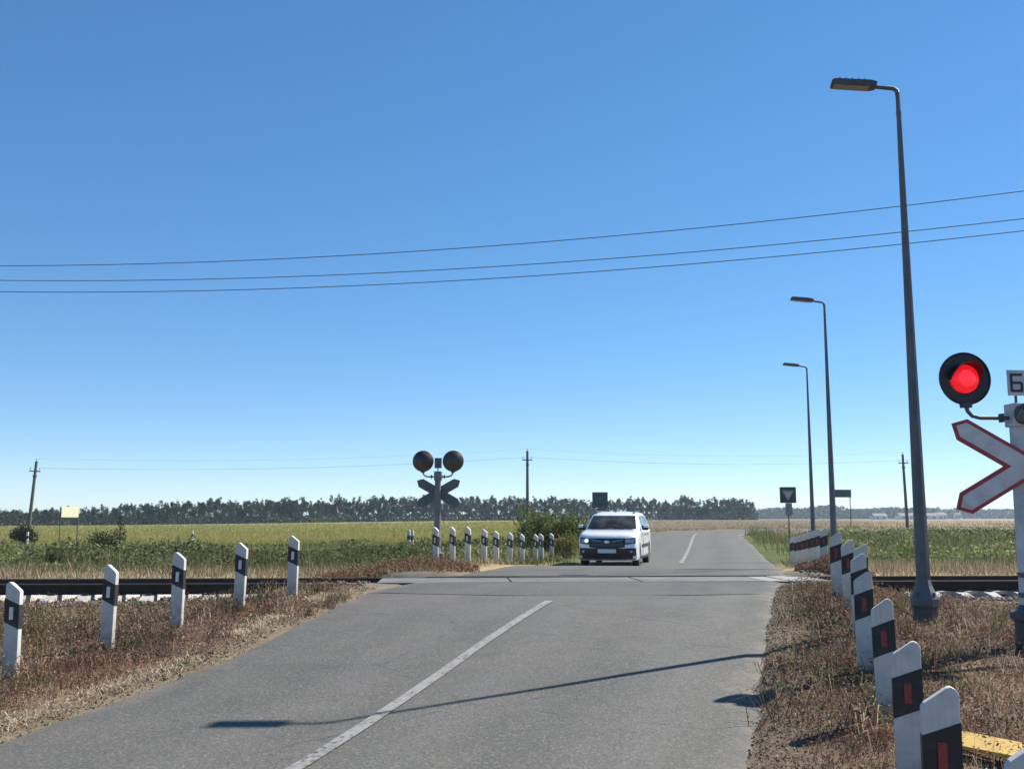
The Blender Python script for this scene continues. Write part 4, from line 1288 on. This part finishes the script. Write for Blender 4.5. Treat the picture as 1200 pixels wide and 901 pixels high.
# --- weed bank: leafy mass with its own bumpy outline
def bank(name, n, xf, hf, cols_f, label, size=(.035, .075), cat="weeds", mat='veg', margin=.5):
    x, y = xf(n)
    o, t = off_road(x, y, margin)
    hm = hf(x, y) * sstep(-.2, 2.2, o)
    keep = (o > 0) & (hm > .08)
    x, y, hm = x[keep], y[keep], hm[keep]; n = len(x)
    z = ground_z(x, y) + rng.random(n) ** .75 * hm
    o = link_mesh(name, leaf_mesh(name, np.stack([x, y, z], 1), rng.uniform(*size, n) * (.6 + y / 60), cols_f(x, y, n), M[mat]))
    tag(o, label, cat, kind="stuff")
WGREEN = [(.055, .078, .026), (.085, .10, .036), (.13, .135, .055), (.040, .055, .022), (.18, .16, .085)]
def xf_left(n):
    y = 27 + 37 * rng.random(n) ** 1.3; a = rng.uniform(-.78, .05, n); return a * y, y
bank("weed_bank", 150000, xf_left, lambda x, y: (.10 + .70 * sstep(.34, .72, fbm(x, y, 4.2, 91)) * (.35 + 1.1 * fbm(x, y, 1.1, 92))) * sstep(27, 33, y + 5 * fbm(x, y, 3, 93) - 2.5) * (.35 + .65 * sstep(56, 38, y)),
     lambda x, y, n: pal(n, WGREEN, [.26, .26, .22, .10, .16], .35) * (1.0 + 1.3 * sstep(.35, .7, fbm(x, y, 5.5, 97)))[:, None], "dark green weed bank between the rails and the crop field")
def xf_right(n):
    y = 33 + 60 * rng.random(n) ** 1.5; a = rng.uniform(.16, .80, n); return a * y, y
bank("weed_bank", 130000, xf_right, lambda x, y: (.08 + .70 * sstep(.36, .75, fbm(x, y, 5.0, 95)) * (.35 + 1.1 * fbm(x, y, 1.2, 96))) * sstep(32, 38, y + 5 * fbm(x, y, 3, 94) - 2.5) * sstep(96, 60, y),
     lambda x, y, n: pal(n, [(.075, .105, .032), (.115, .135, .045), (.16, .165, .065), (.05, .07, .025), (.24, .21, .11)], [.22, .28, .25, .09, .16], .35) * (1.05 + 1.0 * sstep(.35, .7, fbm(x, y, 4.5, 98)))[:, None], "bright green weed bank behind the rails beyond the crossing signal", margin=2.4)
# --- crop field
n = 170000
u = rng.random(n); y = 1 / (1 / 46 * (1 - u) + 1 / 300 * u); a = rng.uniform(-.85, .09, n); x = a * y
o_, t_ = off_road(x, y, 2.0); k = o_ > 0; x, y = x[k], y[k]; n = len(x)
P = np.stack([x, y, ground_z(x, y, False) - .03], 1)
pf = sstep(.4, .65, fbm(x * .35, y, 16, 101))
cols = pal(n, [(.25, .265, .065), (.31, .30, .085), (.19, .215, .05)], [.4, .35, .25]) * (1 - pf[:, None]) + pal(n, [(.35, .30, .11), (.29, .26, .095)], [.5, .5]) * pf[:, None]
o = link_mesh("crop_field", blade_mesh("crop_field", P, rng.uniform(.2, .45, n), rng.uniform(.05, .10, n) * (y / 70), cols, M['veg'], .6, True))
tag(o, "yellow green crop field reaching to the windbreak trees", "crop field", kind="stuff")
# --- rough grass right of the far road and in the middle distance
n = 80000
u = rng.random(n); y = 1 / (1 / 48 * (1 - u) + 1 / 320 * u); a = rng.uniform(.06, .85, n); x = a * y
o_, t_ = off_road(x, y, .6); k = o_ > 0; x, y = x[k], y[k]; n = len(x)
pf = sstep(85, 120, y); tan = np.maximum(pf, sstep(60, 75, y) * sstep(.34, .27, x / y))
cols = pal(n, [(.13, .15, .05), (.18, .18, .065), (.09, .11, .035)], [.4, .35, .25]) * (1 - tan[:, None]) + pal(n, [(.22, .17, .10), (.18, .13, .08), (.25, .21, .115), (.15, .15, .06)], [.35, .25, .2, .2]) * tan[:, None]
P = np.stack([x, y, ground_z(x, y, False) - .03], 1)
o = link_mesh("rough_grass", blade_mesh("rough_grass", P, rng.uniform(.08, .28, n), rng.uniform(.03, .06, n) * (y / 60), cols, M['veg'], .8, True))
tag(o, "rough grassland around the bend of the far road", "grass", kind="stuff")

strip("tall_grass", 15000, -30, 4, 9, 36, .25, .75, [(.14, .16, .055), (.22, .21, .09), TAN, (.09, .11, .035)], [.3, .25, .2, .25], "tall seeding grass stalks rising from the weed bank by the crop field", wid=(.015, .04), lean=.5)
strip("tall_grass", 20000, 9, 52, 13, 50, .25, .85, [(.15, .18, .06), (.22, .23, .09), TAN, (.10, .125, .04)], [.32, .28, .15, .25], "tall light green grass stalks rising from the weed bank by the signal", wid=(.015, .045), lean=.5)
# --- ballast stones
n = 9000
x = rng.uniform(-18, 18, n); tr = rng.uniform(-1.15, 2.75, n); k = (x < -2.5) | (x > 6.0); x, tr = x[k], tr[k]
x_ = x; y = track_y(x) + tr; n = len(x)
ico = np.array([(0, 0, 1), (.89, 0, .45), (.28, .85, .45), (-.72, .53, .45), (-.72, -.53, .45), (.28, -.85, .45), (.72, .53, -.45), (-.28, .85, -.45), (-.89, 0, -.45), (-.28, -.85, -.45), (.72, -.53, -.45), (0, 0, -1)])
icf = np.array([(0, 1, 2), (0, 2, 3), (0, 3, 4), (0, 4, 5), (0, 5, 1), (1, 6, 2), (2, 7, 3), (3, 8, 4), (4, 9, 5), (5, 10, 1), (6, 7, 2), (7, 8, 3), (8, 9, 4), (9, 10, 5), (10, 6, 1), (11, 7, 6), (11, 8, 7), (11, 9, 8), (11, 10, 9), (11, 6, 10)])
s = rng.uniform(.018, .042, (n, 1, 1)) * rng.uniform(.6, 1.2, (n, 1, 3))
V = ico[None] * s * rng.uniform(.75, 1.2, (n, 12, 1)) + np.stack([x, y, ground_z(x, y) + .012], 1)[:, None, :]
o = link_mesh("ballast", np_mesh("ballast", V.reshape(-1, 3), (icf[None] + np.arange(n)[:, None, None] * 12).reshape(-1, 3), M['stone']))
tag(o, "grey ballast stones under the railway track", "ballast", kind="stuff")

# --- loose gravel along the asphalt edges
n = 3600
y = rng.uniform(4, 16.8, n); sd = rng.choice([-1, 1], n)
hwv = np.where(sd < 0, half_l(y), half_r(y)) * 1.038
x = .278 * y - 3.5 + sd * (hwv + .1 + np.abs(rng.normal(size=n)) * .38)
k = y - track_y(x) < -.25; x, y = x[k], y[k]; n = len(x)
zz_ = np.maximum(ground_z(x, y), 0)
s = rng.uniform(.004, .013, (n, 1, 1)) * rng.uniform(.6, 1.2, (n, 1, 3)) * (1 + (rng.random((n, 1, 1)) > .97) * 1.2)
V = ico[None] * s * rng.uniform(.75, 1.2, (n, 12, 1)) + np.stack([x, y, zz_ + .004], 1)[:, None, :]
o = link_mesh("gravel", np_mesh("gravel", V.reshape(-1, 3), (icf[None] + np.arange(n)[:, None, None] * 12).reshape(-1, 3), M['stone']))
tag(o, "loose gravel scattered along both edges of the asphalt", "gravel", kind="stuff")

# --- shrubs
def shrub(x, y, w, d, h, n, size, colr, wts, label, spike=None):
    z0 = gz(x, y)
    e = empty("shrub", (x, y, z0)); tag(e, label, "shrub")
    # several overlapping lobes with uneven tops
    L = []
    for k in range(14):
        a = random.uniform(0, 6.28); q = math.sqrt(random.random()) * .75
        L.append((math.cos(a) * q * w / 2, math.sin(a) * q * d / 2, random.uniform(.3, .8) * h * (1 - .35 * q), random.uniform(.22, .36) * min(w, h * 1.2)))
    L = np.array(L); kk = rng.integers(0, len(L), n)
    v = rand_dirs(n) * (rng.random(n) ** .38)[:, None]
    P = L[kk, :3] + v * L[kk, 3:4] * np.array([1.1, 1.0, 1.05])
    # twiggy leaders
    m2 = n // 6
    ka = rng.integers(0, 30, m2); la = np.stack([rng.uniform(-.42, .42, 30) * w, rng.uniform(-.4, .4, 30) * d], 1)
    tt = rng.random(m2)
    lh = rng.uniform(.7, 1.06, 30) * h
    Q = np.stack([la[ka, 0] * (1 + .2 * tt) + rng.normal(size=m2) * .05 * w * .4, la[ka, 1] + rng.normal(size=m2) * .05 * w * .4, lh[ka] * (.35 + .65 * tt)], 1)
    P = np.concatenate([P, Q]); P = P[P[:, 2] > .0]
    me = leaf_mesh("foliage", P, rng.uniform(size * .6, size * 1.2, len(P)), pal(len(P), colr, wts, .3), M['veg'])
    link_mesh("foliage", me, e)
    m = MB()
    for k in range(7):
        a = random.uniform(0, 6.28); m.tube([(random.uniform(-.1, .1) * w, random.uniform(-.1, .1) * d, -.1), (math.cos(a) * w * .18, math.sin(a) * d * .18, h * .4), (math.cos(a) * w * .3, math.sin(a) * d * .3, h * .8)], [.03 * h, .018 * h, .006 * h], 5)
    m.build("stems", M['bark'], e)
    if spike:
        sx, sh = spike
        m = MB(); m.tube([(sx, 0, 0), (sx + .04, 0, sh)], [.03, .008], 5); m.build("spike_stem", M['bark'], e)
        nn = 260; tt = rng.random(nn); P = np.stack([sx + rng.normal(size=nn) * .13 * (1.15 - tt), rng.normal(size=nn) * .13 * (1.15 - tt), sh * (.5 + .52 * tt)], 1)
        link_mesh("spike_leaves", leaf_mesh("spike_leaves", P, rng.uniform(.03, .06, nn), pal(nn, colr, wts), M['veg']), e)
    return e
DG = [(.045, .062, .022), (.07, .088, .03), (.030, .042, .018), (.11, .11, .05)]
x, y, _ = pt(648, 39); shrub(x, y, 2.75, 2.2, 1.95, 7500, .058, [(.085, .12, .030), (.14, .175, .045), (.055, .08, .025), (.20, .21, .07)], [.33, .33, .2, .14], "large bright green shrub beside the white car behind the guide posts")
x, y, _ = pt(664, 36); shrub(x, y, .95, .9, .85, 1500, .05, [(.20, .19, .05), (.26, .22, .07), (.12, .13, .04)], [.4, .3, .3], "low yellowing bush at the road edge beside the white car")
x, y, _ = pt(129, 40); shrub(x, y, 1.75, 1.6, 1.30, 3600, .05, DG, [.35, .3, .2, .15], "dark green shrub with one tall spike near the rails", (.55, 1.75))
x, y, _ = pt(69, 28.5); shrub(x, y, .52, .5, .62, 1100, .035, DG, [.4, .3, .2, .1], "small dark shrub standing in dry grass right behind the rails")
x, y, _ = pt(34, 66); shrub(x, y, 1.75, 1.6, 1.45, 2400, .075, [(.04, .05, .022), (.06, .065, .03), (.028, .034, .017)], [.4, .3, .3], "dark round shrub at the foot of the leaning utility pole")

# ------------------------------------------------------------------ windbreak trees
def tree_protos():
    out = []
    for k in range(14):
        H = 9.6
        kind = k % 4          # tall poplar-like, broad, ragged, forked
        nl = random.randint(13, 22)
        lo_ = (.16, .24, .34, .20)[kind]; wd = (1.0, 1.9, 1.35, 1.6)[kind]
        L = []
        for i in range(nl):
            u_ = random.random() ** .85
            hh = (lo_ + (.93 - lo_) * u_) * H
            prof = math.sin(math.pi * (.18 + .78 * u_)) ** .7
            a = random.uniform(0, 6.28); r = math.sqrt(random.random()) * wd * prof * random.uniform(.6, 1.15)
            L.append((math.cos(a) * r, math.sin(a) * r, hh, random.uniform(.35, .95) * (.55 + .6 * prof)))
        if kind == 3: L += [(-.7, .1, H * .95, .4), (.6, 0, H * .86, .45)]
        L = np.array(L); n = 700
        wv = L[:, 3] ** 2; kk = rng.choice(len(L), n, p=wv / wv.sum())
        P = L[kk, :3] + rand_dirs(n) * (rng.random(n) ** .55)[:, None] * L[kk, 3:4] * np.array([1.15, 1.15, 1.35])
        cols = pal(n, [(.036, .052, .022), (.054, .070, .029), (.078, .090, .040), (.026, .036, .018)], [.35, .3, .15, .2], .3)
        crown = leaf_mesh("crown", P, rng.uniform(.20, .48, n), cols, M['far_leaf'])
        m = MB(); m.tube([(0, 0, -.3), (.05, 0, H * .4), (0, .05, H * .88)], [.17, .12, .04], 6)
        for i in range(6):
            a = random.uniform(0, 6.28); h0 = random.uniform(.25, .7) * H
            m.tube([(0, 0, h0), (math.cos(a) * .5, math.sin(a) * .5, h0 + .5), (math.cos(a) * 1.0, math.sin(a) * 1.0, h0 + 1.3)], [.06, .04, .015], 4)
        out.append((crown, m.mesh("trunk", M['bark'])))
    return out
protos = tree_protos()
# the row runs from 290 m on the left to 430 m behind the road
row = []
px = -40.0
while px < 884:
    row.append(px); px += random.uniform(2.6, 4.9)
def row_d(px): return float(np.interp(px, [-60, 300, 600, 890], [300, 345, 395, 440]))
def row_h(px): return float(np.interp(px, [-60, 60, 110, 210, 400, 620, 700, 790, 860, 890], [19, 20, 22, 27, 29, 29, 24, 26, 27, 22]))
hp, hd = [], []
for px in row:
    d = row_d(px) + random.uniform(-6, 6)
    x = (px - 600) / 1180 * d
    z = gz(x, d)
    hgt = row_h(px) / 1180 * d * random.choice((.82, .88, .92, .95, .98, 1.0, 1.02, 1.05, 1.10)) * random.uniform(.95, 1.05)
    e = empty("windbreak_tree", (x, d, z), random.uniform(0, 6.28))
    s = hgt / 9.6; sw = s * random.uniform(.85, 1.25)
    e.scale = (sw, sw, s)
    where = next(w for lim, w in ((42, "beyond the leaning utility pole"), (90, "between the leaning pole and the cream board"), (229, "between the cream board and the lone marker post"), (345, "in the stretch behind the lone marker post"), (514, "in the stretch up to the rear-facing signal"), (618, "between the rear-facing signal and the upright utility pole"), (702, "between the upright utility pole and the square sign"), (760, "rising behind the white car"), (900, "behind the dry field at the far road bend")) if px < lim)
    tag(e, "slender dark green windbreak tree " + where, "tree", "windbreak trees " + where)
    cr, tr_ = random.choice(protos)
    link_mesh("crown", cr, e); link_mesh("trunk", tr_, e)
# undergrowth along the row and a denser low wood at its left end
n = 26000
px = rng.uniform(-60, 886, n); d = np.interp(px, [-60, 300, 600, 890], [300, 345, 395, 440]) + rng.uniform(-7, 9, n)
hm = np.interp(px, [-60, 90, 130, 300, 890], [16, 15, 9.5, 9, 8]) / 1180 * d * (.55 + .8 * fbm(px * 3, px * 0, 22, 111))
x = (px - 600) / 1180 * d
P = np.stack([x, d, ground_z(x, d, False) + rng.random(n) * hm], 1)
o = link_mesh("undergrowth", leaf_mesh("undergrowth", P, rng.uniform(.3, .6, n), pal(n, [(.034, .048, .022), (.05, .062, .028), (.07, .078, .036)], [.4, .35, .25], .3), M['far_leaf']))
tag(o, "dark continuous undergrowth beneath the windbreak trees", "undergrowth", kind="stuff")
# far woods on the skyline
def far_wood(name, x0, x1, d, h, n, label, seed):
    x = rng.uniform(x0, x1, n); y = d + rng.uniform(0, 60, n)
    hm = h * (.6 + .75 * fbm(x, x * 0, 70, seed)) * (.8 + .35 * vnoise(x, x * 0, 11, seed + 3))
    P = np.stack([x, y, ground_z(x, y, False) + rng.random(n) * hm], 1)
    o = link_mesh(name, leaf_mesh(name, P, rng.uniform(1.2, 2.6, n), pal(n, [(.04, .055, .026), (.058, .072, .032), (.075, .085, .04)], [.4, .35, .25], .3), M['far_leaf']))
    tag(o, label, "wood", kind="stuff")
far_wood("far_wood", 300, 1250, 1180, 12, 26000, "far-off wood on the skyline fading blue beyond the grassland", 121)
far_wood("far_wood", 150, 420, 1000, 10, 9000, "far-off wood on the skyline beside the end of the windbreak row", 131)
far_wood("far_wood", -1300, -400, 1500, 10, 12000, "far-off wood on the skyline behind the leaning utility pole", 141)
# pale buildings far behind the grassland
def building(px, d, w, h, label, roof=True, dep=9):
    x, y, _ = pt(px, d)
    e = empty("far_building", (x, y, gz(x, y)), R(random.uniform(-8, 8))); tag(e, label, "building")
    m = MB(); m.box((0, 0, h / 2 - .3), (w, dep, h + .6)); wl = m.build("wall", M['house_wall'], e)
    m = MB(); m.prism([(-dep / 2 - .4, h), (dep / 2 + .4, h), (0, h + dep * .2)], -w / 2 - .3, w / 2 + .3, lambda u, v, hh: (hh, u, v)); m.build("roof", M['house_roof'], e)
    k = max(2, int(w / 5))
    for i in range(k):
        m = MB(); m.box((-w / 2 + w * (i + .5) / k, -dep / 2 - .02, h * .5), (1.2, .06, 1.2)); m.build("window", M['glass'], wl)
building(1026, 700, 9, 2.4, "tiny pale building nearest the far-off direction board")
building(1070, 700, 26, 2.6, "long low pale building behind the right-hand utility pole")
building(1097, 720, 6, 3.2, "small pale building standing beside the long low pale one")
building(1117, 760, 4, 4.0, "narrow pale far-off building standing alone before the wood", dep=4)

# ------------------------------------------------------------------ haze
hz = MB(); hz.box((0, 1150, 6.0), (5260, 2960, 17.4))
t = NT("haze_air")
t.t.nodes.remove(t.b)
pv = t.n("ShaderNodeVolumePrincipled")
pv.inputs["Color"].default_value = (0.70, 0.86, 1.0, 1)
pv.inputs["Density"].default_value = 0.00024
pv.inputs["Anisotropy"].default_value = 0.2
t.l(pv.outputs[0], t.out.inputs["Volume"])
ho = hz.build("haze", t.m)
tag(ho, kind="stuff")
